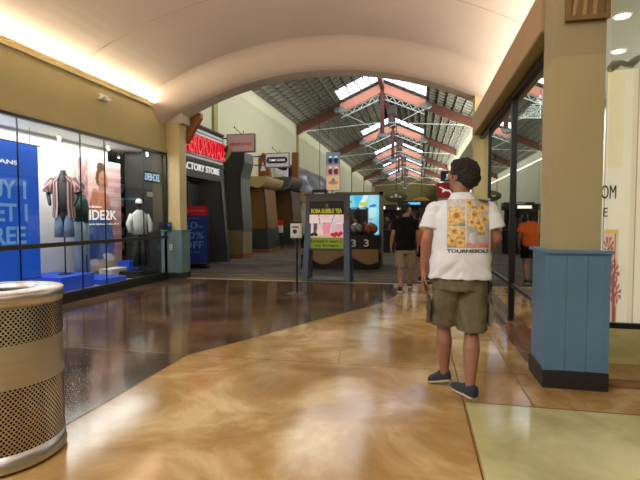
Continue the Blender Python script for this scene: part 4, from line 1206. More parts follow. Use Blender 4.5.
    for k, (x, lb, mm) in enumerate(((-1.70, 'clear toy globe with silver contents on the kiosk counter', 'globe_silver'), (-1.29, 'toy globe with brown contents on the kiosk counter, right of the silver one', 'globe_brown'))):
        t = thing('toy_globe', lb, 'globe', (x, 12.95, .94))
        b = MB(); b.rings([(0, 0, 0, .12, .12), (0, 0, .04, .1, .1)], 20); b.build('base', 'black_plastic', t)
        b = MB(); b.ball((0, 0, .19), (.2, .17, .165), 24, 14); b.build('globe', mm, t, smooth=True)
        b = MB(); b.rings([(0, 0, .34, .06, .06), (0, 0, .37, .03, .03)], 16); b.build('cap', 'redpanel' if k else 'signframe', t)

    # ---- right side signs
    t, w, h = blade('navy projecting sign with a slanted white letter, above the red sign', .98, 1.72, 22.0, 3.12, 3.6, 'navysign', 1)
    text('lettering', 'G', .26, (.24, -.01, .16), RX, UZ, 'white_text', t, width=.38, bold=.04, shear=.5, depth=.006)
    b = MB(); b.box(.2, .6, -.014, -.008, .08, .11); b.build('underline', 'white_text', t)
    for o in [c for c in t.children if c.name.startswith('bracket')]: o.location = (1.1, 0, 0)
    t, w, h = blade('red projecting sign with a white leaping shape, right of the hall', .82, 1.66, 22.4, 2.38, 3.08, 'redpanel', 1)
    b = MB(); b.prism([(x * .6 + .1, -.012, z * .32 + .2) for x, z in ((0, .95), (.15, 1.0), (.5, .62), (.85, .5), (1.0, .1), (.9, 0), (.78, .3), (.5, .36), (.3, .1), (.25, .4), (.35, .6), (.1, .85))], (0, .004, 0)); b.build('leaping_shape', 'white_text', t)
    for o in [c for c in t.children if c.name.startswith('bracket')]: o.location = (1.3, 0, 0)
    # far signs
    t = thing('oval_sign', 'yellow oval hanging sign with a dark fish shape, deep in the hall', 'sign', (.18, 30, 2.44))
    b = MB(); b.ball((0, 0, 0), (.56, .05, .34), 32, 12); b.build('face', 'yellow', t)
    b = MB(); b.ball((-.24, -.04, .0), (.3, .03, .14), 20, 8); b.prism([(.0, -.07, 0), (.22, -.07, .12), (.22, -.07, -.12)], (0, .03, 0)); b.build('fish', 'greensign', t)
    b = MB(); b.ball((.1, -.045, -.2), (.28, .02, .07), 16, 8); b.build('red_band', 'redpanel', t)
    b = MB(); b.tube([(0, 0, .34), (0, 0, 4.5)], .012, 6); b.build('cord', 'frame', t)
    t = thing('round_sign', 'wide olive oval hanging sign with pale marks, deep in the hall', 'sign', (-1.2, 26, 2.62))
    b = MB(); b.ball((0, 0, 0), (.62, .1, .3), 32, 12); b.build('face', 'greensign', t)
    b = MB(); b.ball((0, -.09, .05), (.1, .02, .12), 16, 8); b.box(-.3, -.15, -.11, -.09, -.05, .05); b.box(.15, .3, -.11, -.09, -.05, .05); b.build('marks', 'white_dull', t)
    b = MB(); b.tube([(0, 0, .28), (0, 0, 4.2)], .02, 6); b.build('cord', 'frame', t)
    # far kiosks / goods clutter, each a thing with parts
    spec = [(-3.6, 19, 1.3, 1.9, 'dark kiosk with lit shelves behind the cyan screen', 'goods', 'booth_tan'),
            (-1.6, 20, 1.3, 2.0, 'kiosk hung with dark goods, left of the man in black', 'goods', 'black_plastic'),
            (-.2, 24, 1.5, 2.3, 'dark kiosk with a lit screen, behind the man in black', 'goods', 'black_plastic'),
            (1.3, 27, 1.4, 2.2, 'dark kiosk behind the man in the white T-shirt', 'goods', 'black_plastic'),
            (-3.4, 30, 1.6, 2.4, 'brown kiosk deep in the hall on the left', 'goods', 'brown'),
            (-1.2, 36, 1.7, 2.3, 'kiosk with a pinkish roof, farthest down the hall', 'goods', 'salmon')]
    for k, (x, y, w, h, lb, gm, tm) in enumerate(spec):
        t = thing('market_kiosk', lb, 'kiosk', (x, y, 0), 0, 'kiosks in the hall')
        b = MB(); b.box(-w / 2, w / 2, -.5, .5, 0, .95); b.build('counter', 'black_plastic', t, bevel=.02)
        b = MB(); b.box(-w / 2 + .08, w / 2 - .08, -.2, .2, .95, h - .25); b.build('goods_wall', gm, t)
        for sx in (-1, 1):
            b = MB(); b.tube([(sx * (w / 2 - .05), -.4, .95), (sx * (w / 2 - .05), -.4, h - .1)], .03, 8); b.build('post', 'frame', t)
        b = MB(); b.box(-w / 2 - .05, w / 2 + .05, -.5, .5, h - .25, h); b.build('canopy', tm, t, bevel=.02)
        b = MB(); b.box(-w * .2, w * .2, -.515, -.5, h - .19, h - .07); b.build('lit_panel', 'lit_white2' if k % 2 else 'cyan', t)
    # right-hand hall shop fronts
    t = thing('storefront_row', 'long shop front with lit signs on the right side of the hall', 'shop front', (2.95, 11, 0))
    b = MB(); b.box(-.35, -.02, 0, 45, 0, 3.0); b.build('wall_panel', 'charcoal', t)
    b = MB()
    for k in range(9): b.box(-.37, -.35, .6 + k * 5, 4.4 + k * 5, .2, 2.4)
    b.build('display_windows', 'goods', t)
    b = MB()
    for k in range(9): b.box(-.4, -.35, 1.4 + k * 5, 3.6 + k * 5, 2.6, 2.85)
    b.build('lit_signs', 'lit_white2', t)
M['banner_navy'] = mat('banner_navy', (26, 50, 120), 0.5, emit=(26, 50, 120), estr=0.1)
M['pale_dull'] = mat('pale_dull_letters', (96, 130, 180), 0.6, emit=(96, 130, 180), estr=0.1)
M['yellowtext'] = mat('yellow_letters', (206, 206, 40), 0.5, emit=(206, 206, 40), estr=0.3)
M['lit_white2'] = emis_mat('soft_lit_white', (255, 240, 220), 1.3)
M['cyan'] = emis_mat('soft_cyan', (110, 200, 240), 1.0)
M['paint_bright'] = paint_mat('bright_print', 0.5, 0.85)
M['globe_silver'] = mat('globe_silver', (170, 170, 176), 0.2, metal=0.3, rgb2=(60, 60, 66), vscale=9)
M['globe_brown'] = mat('globe_brown', (176, 110, 60), 0.25, rgb2=(70, 40, 26), vscale=9)
def goods_mat():
    m, nt, out = new_mat('mixed_goods')
    p = nt.nodes.new('ShaderNodeBsdfPrincipled'); p.inputs['Roughness'].default_value = 0.6
    tc = nt.nodes.new('ShaderNodeTexCoord'); vo = nt.nodes.new('ShaderNodeTexVoronoi'); vo.inputs['Scale'].default_value = 6
    nt.links.new(tc.outputs['Object'], vo.inputs[0])
    sp = nt.nodes.new('ShaderNodeSeparateColor'); nt.links.new(vo.outputs['Color'], sp.inputs[0])
    r = nt.nodes.new('ShaderNodeValToRGB'); r.color_ramp.interpolation = 'CONSTANT'
    els = r.color_ramp.elements
    cs = [(18, 18, 22), (36, 36, 44), (86, 44, 34), (22, 24, 30), (100, 100, 108), (50, 60, 84), (20, 20, 24), (150, 130, 110)]
    els[0].color = C(*cs[0]); els[1].position = 1 / 8; els[1].color = C(*cs[1])
    for i in range(2, 8):
        e = els.new(i / 8); e.color = C(*cs[i])
    nt.links.new(sp.outputs[0], r.inputs[0]); nt.links.new(r.outputs[0], p.inputs[0]); nt.links.new(p.outputs[0], out.inputs[0])
    return m
M['goods'] = goods_mat()
build_hall()

# ================================================================== TRASH CAN
def build_can():
    t = thing('trash_can', 'large round stainless steel trash can with bands of round holes', 'trash can', (-2.43, 2.27, 0))
    R = .342
    def band(nm, m, z0, z1, r=R, uv=False):
        n = 96; me = bpy.data.meshes.new(nm)
        vs = [(r * math.cos(2 * PI * k / n), r * math.sin(2 * PI * k / n), z) for z in (z0, z1) for k in range(n)]
        fs = [(k, (k + 1) % n, (k + 1) % n + n, k + n) for k in range(n)]
        me.from_pydata(vs, [], fs)
        uvl = me.uv_layers.new(name='UVMap'); circ = .024 * round(2 * PI * r / .024)
        for p in me.polygons:
            k = p.index
            for li in p.loop_indices:
                vi = me.loops[li].vertex_index; kk = vi % n
                if k == n - 1 and kk == 0: kk = n
                uvl.data[li].uv = (circ * kk / n, vs[vi][2])
            p.use_smooth = True
        me.materials.append(M[m]); o = bpy.data.objects.new(nm, me); COL.objects.link(o); o.parent = t
        return o
    band('perforated_band', 'perf', .715, .915); band('perforated_band', 'perf', .115, .475)
    b = MB(); b.rings([(0, 0, z, r, r) for z, r in ((.475, R), (.475, R + .002), (.715, R + .002), (.715, R))], 96, caps=False); b.build('smooth_band', 'steel', t, smooth=False)
    b = MB(); b.rings([(0, 0, z, r, r) for z, r in ((.0, R - .03), (.012, R - .012), (.02, R + .006), (.035, R + .01), (.05, R + .004), (.115, R + .002), (.115, R - .02))], 96, caps=False)
    b.build('bottom_ring', 'steel', t, smooth=True)
    b = MB(); b.rings([(0, 0, z, r, r) for z, r in ((.915, R - .02), (.915, R + .003), (.935, R + .003), (.94, R + .008), (.985, R + .01), (.99, R + .004), (1.0, R - .12), (.998, R - .14), (.93, R - .145), (.925, R - .13))], 96, caps=False)
    b.build('lid', 'steel', t, smooth=True)
    b = MB(); b.rings([(0, 0, z, r, r) for z, r in ((.03, .3), (.86, .2), (.87, .195))], 48); b.build('liner', 'black_plastic', t)
    b = MB(); b.rings([(0, 0, 0, R - .03, R - .03), (0, 0, .004, R - .03, R - .03)], 48); b.build('foot_pad', 'black_plastic', t)
build_can()

# ================================================================== PEOPLE
def displace(o, fn):
    vs = o.data.vertices
    cos = [v.co.copy() for v in vs]; ns = [v.normal.copy() for v in vs]
    flat = []
    for p, n in zip(cos, ns):
        q = p + n * fn(p); flat += (q.x, q.y, q.z)
    vs.foreach_set('co', flat); o.data.update()
def hand(b, wrist, d, side, palm_n, sc=1.0, curl=0.5):
    """palm + five fingers. d: direction of fingers, palm_n: direction the palm faces, side +1/-1: thumb side = d x palm_n * side"""
    w = Vector(wrist); d = Vector(d).normalized(); n = Vector(palm_n); n = (n - d * n.dot(d)).normalized()
    s_ = d.cross(n).normalized() * side
    P = lambda a, c, e: w + d * a * sc + s_ * c * sc + n * e * sc
    for k, c in enumerate((-.030, -.010, .010, .030)):
        b.capsule(P(.0, c * .55, 0), P(.085, c, 0), .0175 * sc, .0125 * sc, 10)
    L = (.062, .078, .084, .074)
    for k, c in enumerate((-.031, -.0105, .0105, .031)):
        l = L[k] * sc; p0 = P(.088, c, 0); an = curl * (.5 + .12 * (3 - k))
        dr = d.copy(); p = p0; rr = [.0098, .0092, .0084, .0074]
        for j, f in enumerate((.45, .32, .23)):
            an_j = an * (j + .6) * .75
            dr = (d * math.cos(an_j) + n * math.sin(an_j)).normalized()
            q = p + dr * l * f
            b.capsule(p, q, rr[j] * sc, rr[j + 1] * sc, 8); p = q
    t0 = P(.022, .03, .006); t1 = P(.055, .056, .018); t2 = P(.082, .062, .03); t3 = P(.102, .058, .042)
    b.capsule(t0, t1, .015 * sc, .0115 * sc, 8); b.capsule(t1, t2, .0112 * sc, .0098 * sc, 8); b.capsule(t2, t3, .0096 * sc, .0078 * sc, 8)

def head_parts(b, c, yaw, pitch=0.0, sc=1.0):
    rot = (Matrix.Rotation(yaw, 3, 'Z') @ Matrix.Rotation(pitch, 3, 'X'))
    c = Vector(c)
    T = lambda x, y, z: c + rot @ Vector((x * sc, y * sc, z * sc))      # +y is where the face looks
    B = lambda p, r: b.ball(T(*p), tuple(q * sc for q in r), 20, 12, rot)
    B((0, -.012, .03), (.076, .098, .092)); B((0, .02, -.03), (.064, .075, .085)); B((0, .045, -.075), (.045, .042, .035))
    B((0, .055, .02), (.058, .042, .05)); B((0, .1, -.012), (.013, .022, .017)); b.capsule(T(0, .088, .03), T(0, .112, -.012), .009 * sc, .012 * sc, 8)
    B((0, .083, .043), (.045, .016, .012)); B((0, .088, -.046), (.024, .012, .007)); B((0, .086, -.057), (.02, .012, .008))
    for s_ in (-1, 1):
        B((.078 * s_, -.008, .0), (.012, .02, .033)); B((.045 * s_, .065, -.01), (.022, .025, .022))
    return T, rot

def person(label, loc, rz, P, skin, voxel=0.006, group=None):
    t = thing('person', label, 'person', loc, rz, group)
    b = MB()
    # torso core
    pel, che, nk, hd = Vector(P['pelvis']), Vector(P['chest']), Vector(P['neck']), Vector(P['head'])
    sc = P.get('sc', 1.0); wd = P.get('wide', 1.0)
    def ring(c, rx, ry): return (c.x, c.y, c.z, rx * wd, ry * wd)
    mid = (pel + che) / 2
    b.rings([ring(pel - Vector((0, 0, .1)), .13, .1), ring(pel, .165, .12), ring(mid, .15, .115), ring(che, .175, .12), ring(che + Vector((0, 0, .12)), .17, .1), ring((che + nk) / 2 + Vector((0, 0, .1)), .1, .075)], 24)
    b.capsule(nk - Vector((0, 0, .08)), nk + (hd - nk) * .6, .064 * sc, .056 * sc)
    b.capsule(nk - Vector((0, 0, .05)), Vector(P['shL']) + Vector((0.03, 0, -.06)), .055, .045); b.capsule(nk - Vector((0, 0, .05)), Vector(P['shR']) - Vector((0.03, 0, .06)), .055, .045)
    T, rot = head_parts(b, hd, P['head_yaw'], P.get('head_pitch', 0), sc)
    ar = P.get('arm', (.052, .041, .043, .026))
    for s_ in 'LR':
        sh, elb, wr = Vector(P['sh' + s_]), Vector(P['el' + s_]), Vector(P['wr' + s_])
        sh = sh + Vector((0, 0, -.05)); b.capsule(sh, elb, ar[0], ar[1]); m_ = elb + (wr - elb) * .3
        b.capsule(elb, m_, ar[1], ar[2]); b.capsule(m_, wr, ar[2], ar[3])
        hd_ = P['hand' + s_]
        hand(b, wr + Vector(hd_[0]).normalized() * .015, hd_[0], hd_[2], hd_[1], sc * 1.02, hd_[3])
        hp, kn, an = Vector(P['hip' + s_]), Vector(P['kn' + s_]), Vector(P['an' + s_])
        lg = P.get('leg', (.085, .056, .058, .034))
        b.capsule(hp, kn, lg[0], lg[1]); cf = kn + (an - kn) * .32
        back = Vector((0, -.018, 0))
        b.capsule(kn, cf + back, lg[1] * .96, lg[2]); b.capsule(cf + back, an, lg[2], lg[3])
        b.capsule(kn, an, lg[1] * .8, lg[3])
        he, to = Vector(P['heel' + s_]), Vector(P['toe' + s_])
        fd = (to - he).normalized(); b.capsule(an, he + fd * .05 + Vector((0, 0, .045)), .033, .028); b.capsule(he + fd * .05 + Vector((0, 0, .045)), to - fd * .02 + Vector((0, 0, .032)), .028, .02); b.capsule(an, (he + to) / 2 + Vector((0, 0, .045)), .032, .026)
    body = b.build('body', skin, t); remesh(body, voxel, 3)
    # shoes
    for s_ in 'LR':
        he, to = Vector(P['heel' + s_]), Vector(P['toe' + s_])
        d = (to - he); L = d.length; d.normalize(); sd = Vector((d.y, -d.x, 0)).normalized(); up = sd.cross(d).normalized()
        if up.z < 0: up = -up
        def outline(k, w, h0, h1, x0=0, x1=1):
            return None
        prof = [(-.02, .55), (.0, .8), (.12, .95), (.35, .85), (.6, 1.0), (.82, .98), (.96, .7), (1.03, .35)]
        def shell(hs, wmul, z0):
            rings = []
            n = 18
            for q, (f, wf) in enumerate(prof):
                c = he + d * L * f; w_ = .047 * wf * wmul; h = hs[q]
                rings.append([c + sd * w_ * math.cos(2 * PI * k / n) + up * (z0 + h / 2 + h / 2 * math.copysign(abs(math.sin(2 * PI * k / n)) ** .7, math.sin(2 * PI * k / n))) for k in range(n)])
            return rings
        q = MB(); q.loft(shell([.07, .098, .104, .096, .07, .056, .048, .03], 1.02, .012)); o = q.build('shoe', P['shoe'], t, smooth=True)
        q = MB(); q.loft(shell([.024, .026, .026, .026, .026, .026, .026, .022], 1.07, .0)); q.build('sole', P['sole'], o, smooth=False)
    # shirt
    sh = MB(); k = P['shirt']
    hem = k['hem']; che2 = che
    cx = lambda z: pel.x + (nk.x - pel.x) * max(0, (z - pel.z)) / (nk.z - pel.z)
    cy = lambda z: pel.y + (nk.y - pel.y) * max(0, (z - pel.z)) / (nk.z - pel.z)
    zz = nk.z
    sh.rings([(cx(z), cy(z) - .005, z, rx * wd, ry * wd) for z, rx, ry in
              ((hem, k['w'] , .155), (hem + .12, k['w'] * .98, .155), (hem + .3, k['w'] * .97, .15), (zz - .24, .212, .145), (zz - .17, .205, .13), (zz - .11, .18, .115), (zz - .05, .12, .095), (zz + .0, .088, .08), (zz + .025, .076, .072))], 40, pw=2.4)
    for s_ in 'LR':
        a, e_ = Vector(P['sh' + s_]) + Vector((0, 0, -.035)), Vector(P['el' + s_]); f = k['sleeve']
        end = a + (e_ - a) * f
        sh.ball(a, (.078, .082, .078)); sh.capsule(a, nk + Vector((0, 0, -.06)), .072, .066)
        dn = (e_ - a).normalized()
        sh.tube([a - dn * .02, a + (e_ - a) * f * .35, a + (e_ - a) * f * .7, end], [.066, .082, .086, .09], 20)
    shirt = sh.build('shirt', k['mat'], t); remesh(shirt, voxel * 1.1, 7)
    # gentle cloth folds, mesh displaced along normals
    def folds(p):
        f1 = noise.noise(Vector((p.x * 5, p.y * 5, p.z * 15 + abs(p.x) * 14))) * .016 + noise.noise(Vector((p.x * 13 + p.z * 8, p.y * 10, p.z * 9))) * .009
        return f1 * (.3 + .7 * max(0, min(1, (zz - .2 - p.z) / .3)))
    displace(shirt, folds)
    # shorts
    so = MB(); s2 = P['shorts']
    so.rings([(pel.x, pel.y, pel.z - .12, .19 * wd, .135 * wd), (pel.x, pel.y, pel.z, .2 * wd, .145 * wd), (pel.x, pel.y, pel.z + .1, .185 * wd, .135 * wd)], 32)
    for s_ in 'LR':
        hp, kn = Vector(P['hip' + s_]), Vector(P['kn' + s_]); sx = -1 if s_ == 'L' else 1
        ln = s2.get('len' + s_, s2['len']); e_ = hp + (kn - hp) * ln
        so.tube([hp + Vector((0, 0, .04)), hp + (kn - hp) * ln * .5, e_], [(.098 * wd, .115), (.104 * wd * s2['w'], .112 * s2['w']), (.105 * wd * s2['w'], .108 * s2['w'])], 24)
    shorts = so.build('shorts', s2['mat'], t); remesh(shorts, voxel * 1.1, 3)
    displace(shorts, lambda p: noise.noise(Vector((p.x * 14, p.y * 12, p.z * 8 + p.x * 8))) * .016)
    # hair
    h = MB(); hs = P['hair']
    for p, r in hs['balls']: h.ball(T(*p), tuple(q * sc for q in r), 24, 14, rot)
    hair = h.build('hair', hs['mat'], t); remesh(hair, .005, 2)
    displace(hair, lambda p: noise.noise(p * 34) * hs['amp'] + noise.noise(p * 80) * hs['amp'] * .5)
    # eyes
    for s_ in (-1, 1):
        e = MB(); e.ball(T(.03 * s_, .083, .02), (.012 * sc, .01 * sc, .009 * sc), 12, 8, rot); e.build('eye', 'eyewhite', t)
        e2 = MB(); e2.ball(T(.03 * s_, .0915, .02), (.005 * sc, .003 * sc, .005 * sc), 10, 6, rot); e2.build('pupil', 'black_text', t.children[-1])
    return t, T, rot, shirt, shorts

def build_people():
    # ---------------- man in white T-shirt
    P = dict(pelvis=(-.005, 0, .96), chest=(.0, 0, 1.34), neck=(.0, -.01, 1.575), head=(.0, .03, 1.735), head_yaw=math.radians(48), head_pitch=math.radians(4), sc=1.06, wide=1.07,
             shL=(-.20, 0, 1.50), elL=(-.262, -.06, 1.24), wrL=(-.285, .0, 1.00), handL=((-.02, .12, -1), (1, -.2, 0), 1, .55),
             shR=(.205, 0, 1.50), elR=(.268, -.02, 1.25), wrR=(.2, .2, 1.09), handR=((-.5, .75, -.1), (-.6, -.3, 0.1), -1, .7),
             hipL=(-.1, 0, .88), knL=(-.118, .13, .50), anL=(-.108, .12, .12), heelL=(-.055, .12, .04), toeL=(-.225, .17, .0),
             hipR=(.1, 0, .88), knR=(.095, .02, .49), anR=(.075, -.12, .1), heelR=(.105, -.16, .0), toeR=(-.04, .06, .0),
             shoe='shoe_navy', sole='shoe_sole', arm=(.055, .044, .046, .03), leg=(.09, .057, .067, .036),
             shirt=dict(hem=.93, w=.225, sleeve=.68, mat='tee_white'), shorts=dict(len=.96, lenL=.86, w=1.06, mat='cargo'),
             hair=dict(mat='hair_dark', amp=.012, balls=[((0, -.035, .04), (.096, .108, .098)), ((0, -.08, -.0), (.084, .07, .082)), ((0, -.02, .075), (.085, .1, .068)), ((0, .04, .095), (.06, .05, .035))]))
    t, T, rot, shirt, shorts = person('man seen from behind in a white T-shirt with a sunflower print, olive cargo shorts and dark slip-on shoes, walking', (.335, 3.87, 0), 0, P, 'skin_dark', .0055)
    t['label'] = 'man walking away in a white T-shirt with a sunflower print and olive cargo shorts'
    # glasses
    g = MB(); g.tube([T(.074, -.0, .025), T(.072, .075, .024)], .0025, 6); g.tube([T(-.074, -.0, .025), T(-.072, .075, .024)], .0025, 6)
    g.tube([T(-.072, .078, .024), T(.072, .078, .024)], .0025, 6)
    for s_ in (-1, 1):
        g.tube([T(.034 * s_ + .024 * math.cos(a), .1, .02 + .018 * math.sin(a)) for a in [k * PI / 8 for k in range(17)]], .0022, 6)
    g.build('glasses', 'frame', t)
    # collar band
    c = MB(); ring = [Vector((.005 + .080 * math.cos(a), -.012 + .074 * math.sin(a), 1.597 - .004 * math.sin(a))) for a in [k * PI / 16 for k in range(33)]]
    c.tube(ring, .009, 8); c.build('collar', 'tee_white', t, smooth=True)
    # cargo pockets
    for sx, nm in ((-1, 'L'), (1, 'R')):
        hp, kn = Vector(P['hip' + nm]), Vector(P['kn' + nm])
        c0 = hp + (kn - hp) * .58 + Vector((sx * .118, -.02, 0)); dr = (kn - hp).normalized()
        side = Vector((0, 1, 0)); side = (side - dr * side.dot(dr)).normalized()
        q = MB(); pts = [c0 + side * a + dr * z for a, z in ((-.075, -.085), (.075, -.085), (.08, .09), (-.08, .09))]
        q.prism(pts, Vector((sx * .028, -.006, 0))); po = q.build('cargo_pocket', 'cargo', t, bevel=.006)
        q = MB(); pts = [c0 + side * a + dr * z + Vector((sx * .022, -.006, 0)) for a, z in ((-.082, -.105), (.082, -.105), (.082, -.035), (0, -.02), (-.082, -.035))]
        q.prism(pts, Vector((sx * .016, 0, 0))); q.build('pocket_flap', 'cargo', po, bevel=.004)
    # back print, laid on the shirt by casting rays at its surface
    me = shirt.data
    bvh = BVHTree.FromPolygons([v.co.copy() for v in me.vertices], [tuple(p.vertices) for p in me.polygons])
    def on_back(x, z, off=.003):
        hit, nrm, i, d = bvh.ray_cast(Vector((x, -.6, z)), Vector((0, 1, 0)))
        return (hit + Vector((0, -off, 0))) if hit else Vector((x, -.14, z))
    def flower(col, u, v, cx, cy, r, seed):
        dx, dy = u - cx, (v - cy) * 1.25
        rr = math.hypot(dx, dy); an = math.atan2(dy, dx)
        pet = r * (.78 + .22 * abs(math.sin(an * 6 + seed)))
        if rr < r * .33: return mixc((122, 82, 50), (170, 116, 60), rr / (r * .33))
        if rr < pet: return mixc((206, 150, 66), (236, 202, 124), (nz(u, v, 22, seed) * 1.4 + .5))
        return col
    def sun(u, v):
        if abs(u - .435) < .012 or (u < .435 and abs(v - .42) < .012): return (222, 220, 214)
        if u < .435:
            if v > .43:
                c_ = mixc((150, 156, 160), (196, 196, 190), nz(u, v, 7, 1) + .5)
                if v > .84: c_ = mixc((176, 176, 178), (206, 204, 200), nz(u, v, 18, 2) + .5)
                if v < .55: c_ = mixc((110, 120, 90), (176, 170, 120), nz(u, v, 14, 3) + .5)
                c_ = flower(c_, u, v, .1, .53, .1, 2)
                return flower(c_, u, v, .22, .66, .23, 1)
            c_ = mixc((96, 104, 84), (156, 150, 110), nz(u, v, 12, 4) + .5)
            for k, f in enumerate(((.12, .14, .14), (.31, .1, .13), (.34, .3, .13), (.17, .33, .17))): c_ = flower(c_, u, v, f[0], f[1], f[2], k)
            return c_
        c_ = mixc((150, 156, 166), (190, 190, 196), nz(u, v, 6, 6) + .5)
        if abs(u - .7 - .1 * math.sin(v * 7)) < .09 and .25 < v < .85: c_ = mixc((86, 110, 80), (140, 150, 100), nz(u, v, 20, 7) + .5)
        if v < .11: c_ = mixc((186, 96, 84), (206, 140, 120), nz(u, v, 14, 8) + .5)
        if el(u, v, .62, .2, .11, .12): c_ = mixc((206, 206, 214), (150, 150, 170), (u - .55) * 6)
        for k, f in enumerate(((.53, .92, .13), (.84, .82, .14), (.64, .68, .17), (.58, .52, .13), (.74, .5, .14), (.88, .58, .13), (.8, .4, .12))): c_ = flower(c_, u, v, f[0], f[1], f[2], k + 3)
        return c_
    nx, ny = 90, 96; x0, x1, z0, z1 = -.115, .2, 1.18, 1.555
    vs = []; cols = []
    for j in range(ny + 1):
        for i in range(nx + 1):
            u, v = i / nx, j / ny
            vs.append(tuple(on_back(x0 + (x1 - x0) * u, z0 + (z1 - z0) * v))); cols.append(C(*mixc(sun(u, v), (226, 224, 222), .22)))
    fs = [(j * (nx + 1) + i, j * (nx + 1) + i + 1, (j + 1) * (nx + 1) + i + 1, (j + 1) * (nx + 1) + i) for j in range(ny) for i in range(nx)]
    pm = bpy.data.meshes.new('back_print'); pm.from_pydata(vs, [], fs)
    at = pm.color_attributes.new('paint', 'FLOAT_COLOR', 'POINT')
    for i, cc in enumerate(cols): at.data[i].color = cc
    pm.materials.append(M['paint_cloth'])
    for p in pm.polygons: p.use_smooth = True
    o = bpy.data.objects.new('back_print', pm); COL.objects.link(o); o.parent = t
    o['label'] = 'sunflower picture printed on the back'
    tv, tf = text_mesh('TOURNESOLS', .026, depth=.001, width=.315, bold=.03)
    vs = [tuple(on_back(x0 + x, 1.142 + y, .003 + z)) for x, y, z in tv]
    b = MB(); b.add(vs, tf); b.build('print_lettering', 'black_text', t)

    # ---------------- man in black T-shirt, farther off
    P = dict(pelvis=(0, 0, .86), chest=(.0, 0, 1.2), neck=(.01, .0, 1.42), head=(.02, .02, 1.575), head_yaw=math.radians(-42), sc=.98, wide=.95,
             shL=(-.18, 0, 1.36), elL=(-.23, -.05, 1.1), wrL=(-.27, .06, .87), handL=((-.02, .1, -1), (1, 0, 0), 1, .5),
             shR=(.18, 0, 1.36), elR=(.235, -.02, 1.1), wrR=(.24, .08, .88), handR=((.0, .15, -1), (-1, 0, 0), -1, .5),
             hipL=(-.09, 0, .8), knL=(-.09, .0, .45), anL=(-.075, -.1, .1), heelL=(-.085, -.13, .0), toeL=(-.08, .13, .0),
             hipR=(.09, 0, .8), knR=(.1, .12, .46), anR=(.09, .2, .13), heelR=(.085, .17, .06), toeR=(.1, .4, .0),
             shoe='black_plastic', sole='shoe_white', shirt=dict(hem=.8, w=.2, sleeve=.62, mat='tee_black'), shorts=dict(len=.97, w=.98, mat='khaki'),
             hair=dict(mat='hair_brown', amp=.006, balls=[((0, -.03, .05), (.082, .09, .08)), ((0, -.06, .0), (.072, .055, .07)), ((0, .03, .105), (.055, .055, .03))]))
    P['knL'], P['knR'] = P['knL'], P['knR']
    person('man walking away in a black T-shirt and khaki shorts, farther down the hall', (-.24, 9.1, 0), 0, P, 'skin_leg', .009)
    # ---------------- person in orange, half hidden
    P = dict(pelvis=(0, 0, .84), chest=(.0, 0, 1.14), neck=(.0, .0, 1.34), head=(.0, .02, 1.48), head_yaw=math.radians(-10), sc=.95, wide=.9,
             shL=(-.17, 0, 1.28), elL=(-.24, -.04, 1.04), wrL=(-.2, .14, .9), handL=((-.02, .6, -1), (1, 0, 0), 1, .5),
             shR=(.17, 0, 1.28), elR=(.22, -.04, 1.04), wrR=(.2, .1, .84), handR=((.0, .3, -1), (-1, 0, 0), -1, .5),
             hipL=(-.09, 0, .78), knL=(-.09, .06, .43), anL=(-.08, .0, .1), heelL=(-.085, -.04, .0), toeL=(-.08, .2, .0),
             hipR=(.09, 0, .78), knR=(.09, .0, .43), anR=(.09, -.16, .12), heelR=(.085, -.2, .04), toeR=(.09, .02, .0),
             shoe='black_plastic', sole='shoe_white', shirt=dict(hem=.82, w=.19, sleeve=.7, mat='tee_orange'), shorts=dict(len=.6, w=.95, mat='tee_black'),
             hair=dict(mat='hair_brown', amp=.006, balls=[((0, -.03, .05), (.086, .092, .085)), ((0, -.07, -.04), (.075, .05, .12))]))
    person('person in an orange T-shirt and black shorts, partly hidden beside the man in black', (.13, 10.6, 0), 0, P, 'skin_leg', .01)
build_people()

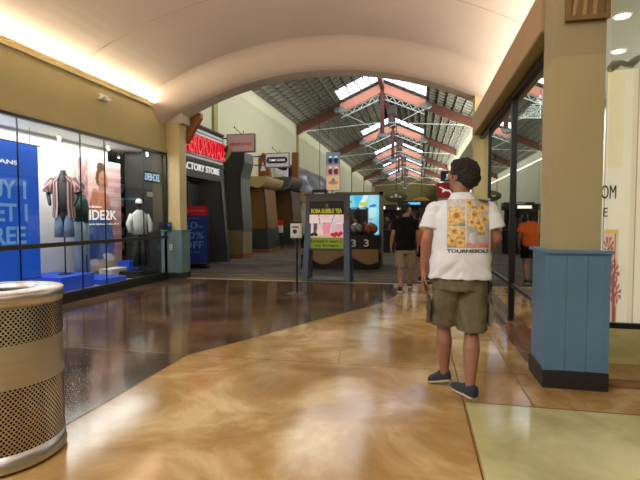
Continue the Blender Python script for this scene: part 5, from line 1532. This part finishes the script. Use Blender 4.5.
# ================================================================== CAMERA, LIGHT
cam_d = bpy.data.cameras.new('camera'); cam = bpy.data.objects.new('camera', cam_d); COL.objects.link(cam)
cam_d.sensor_width = 36; cam_d.lens = 36 * 465 / 640; cam_d.clip_end = 200; cam_d.clip_start = 0.05
cam.location = (0, 0, 1.4)
cam.rotation_euler = (PI / 2 - math.atan(21 / 465), 0, math.atan(98 / 465))
SC.camera = cam
w = bpy.data.worlds.new('world'); SC.world = w; w.use_nodes = True
w.node_tree.nodes['Background'].inputs[0].default_value = (0.8, 0.85, 1, 1)
w.node_tree.nodes['Background'].inputs[1].default_value = 0.4
def area(name, loc, sx, sy, power, rgb=(255, 226, 190), rot=(0, 0, 0)):
    l = bpy.data.lights.new(name, 'AREA'); l.shape = 'RECTANGLE'; l.size = sx; l.size_y = sy; l.energy = power; l.color = C(*rgb)[:3]
    o = bpy.data.objects.new(name, l); COL.objects.link(o); o.location = loc; o.rotation_euler = rot
    return o
area('added_foyer_fill', (-2.1, -4.0, 4.6), 5, 2.0, 170, (255, 252, 250))  # added fill behind the camera, no fixture there
area('added_foyer_fill', (-2.1, -0.5, 4.7), 4, 1.2, 200, (255, 252, 250))  # second added foyer fill, also out of view
area('cove_lamp', (-5.70, 1.3, 3.95), 0.05, 17, 340, (255, 236, 204), (0, math.radians(-150), 0))
area('cove_lamp', (1.42, 1.5, 3.5), 0.08, 16, 150, (255, 244, 232), (0, math.radians(155), 0))
area('shop_lamp', (-6.5, 5.4, 2.97), 0.9, 9.2, 240, (255, 252, 248))
area('shop_lamp', (2.2, 6.8, 3.2), 1.0, 4.5, 170, (255, 250, 240))
area('added_roof_fill', (-6.5, 42, 5.9), 0.3, 60, 350, (255, 252, 240), (0, math.radians(-145), 0))  # invented strip, added to brighten the roof from below
area('added_roof_fill', (2.6, 42, 5.6), 0.3, 60, 2600, (255, 252, 240), (0, math.radians(140), 0))  # invented strip, added to wash roof and left wall
area('added_hall_fill', (-3.5, 17, 7.4), 3.0, 8, 260, (255, 252, 242))  # added fill under the roof, hidden above the arch
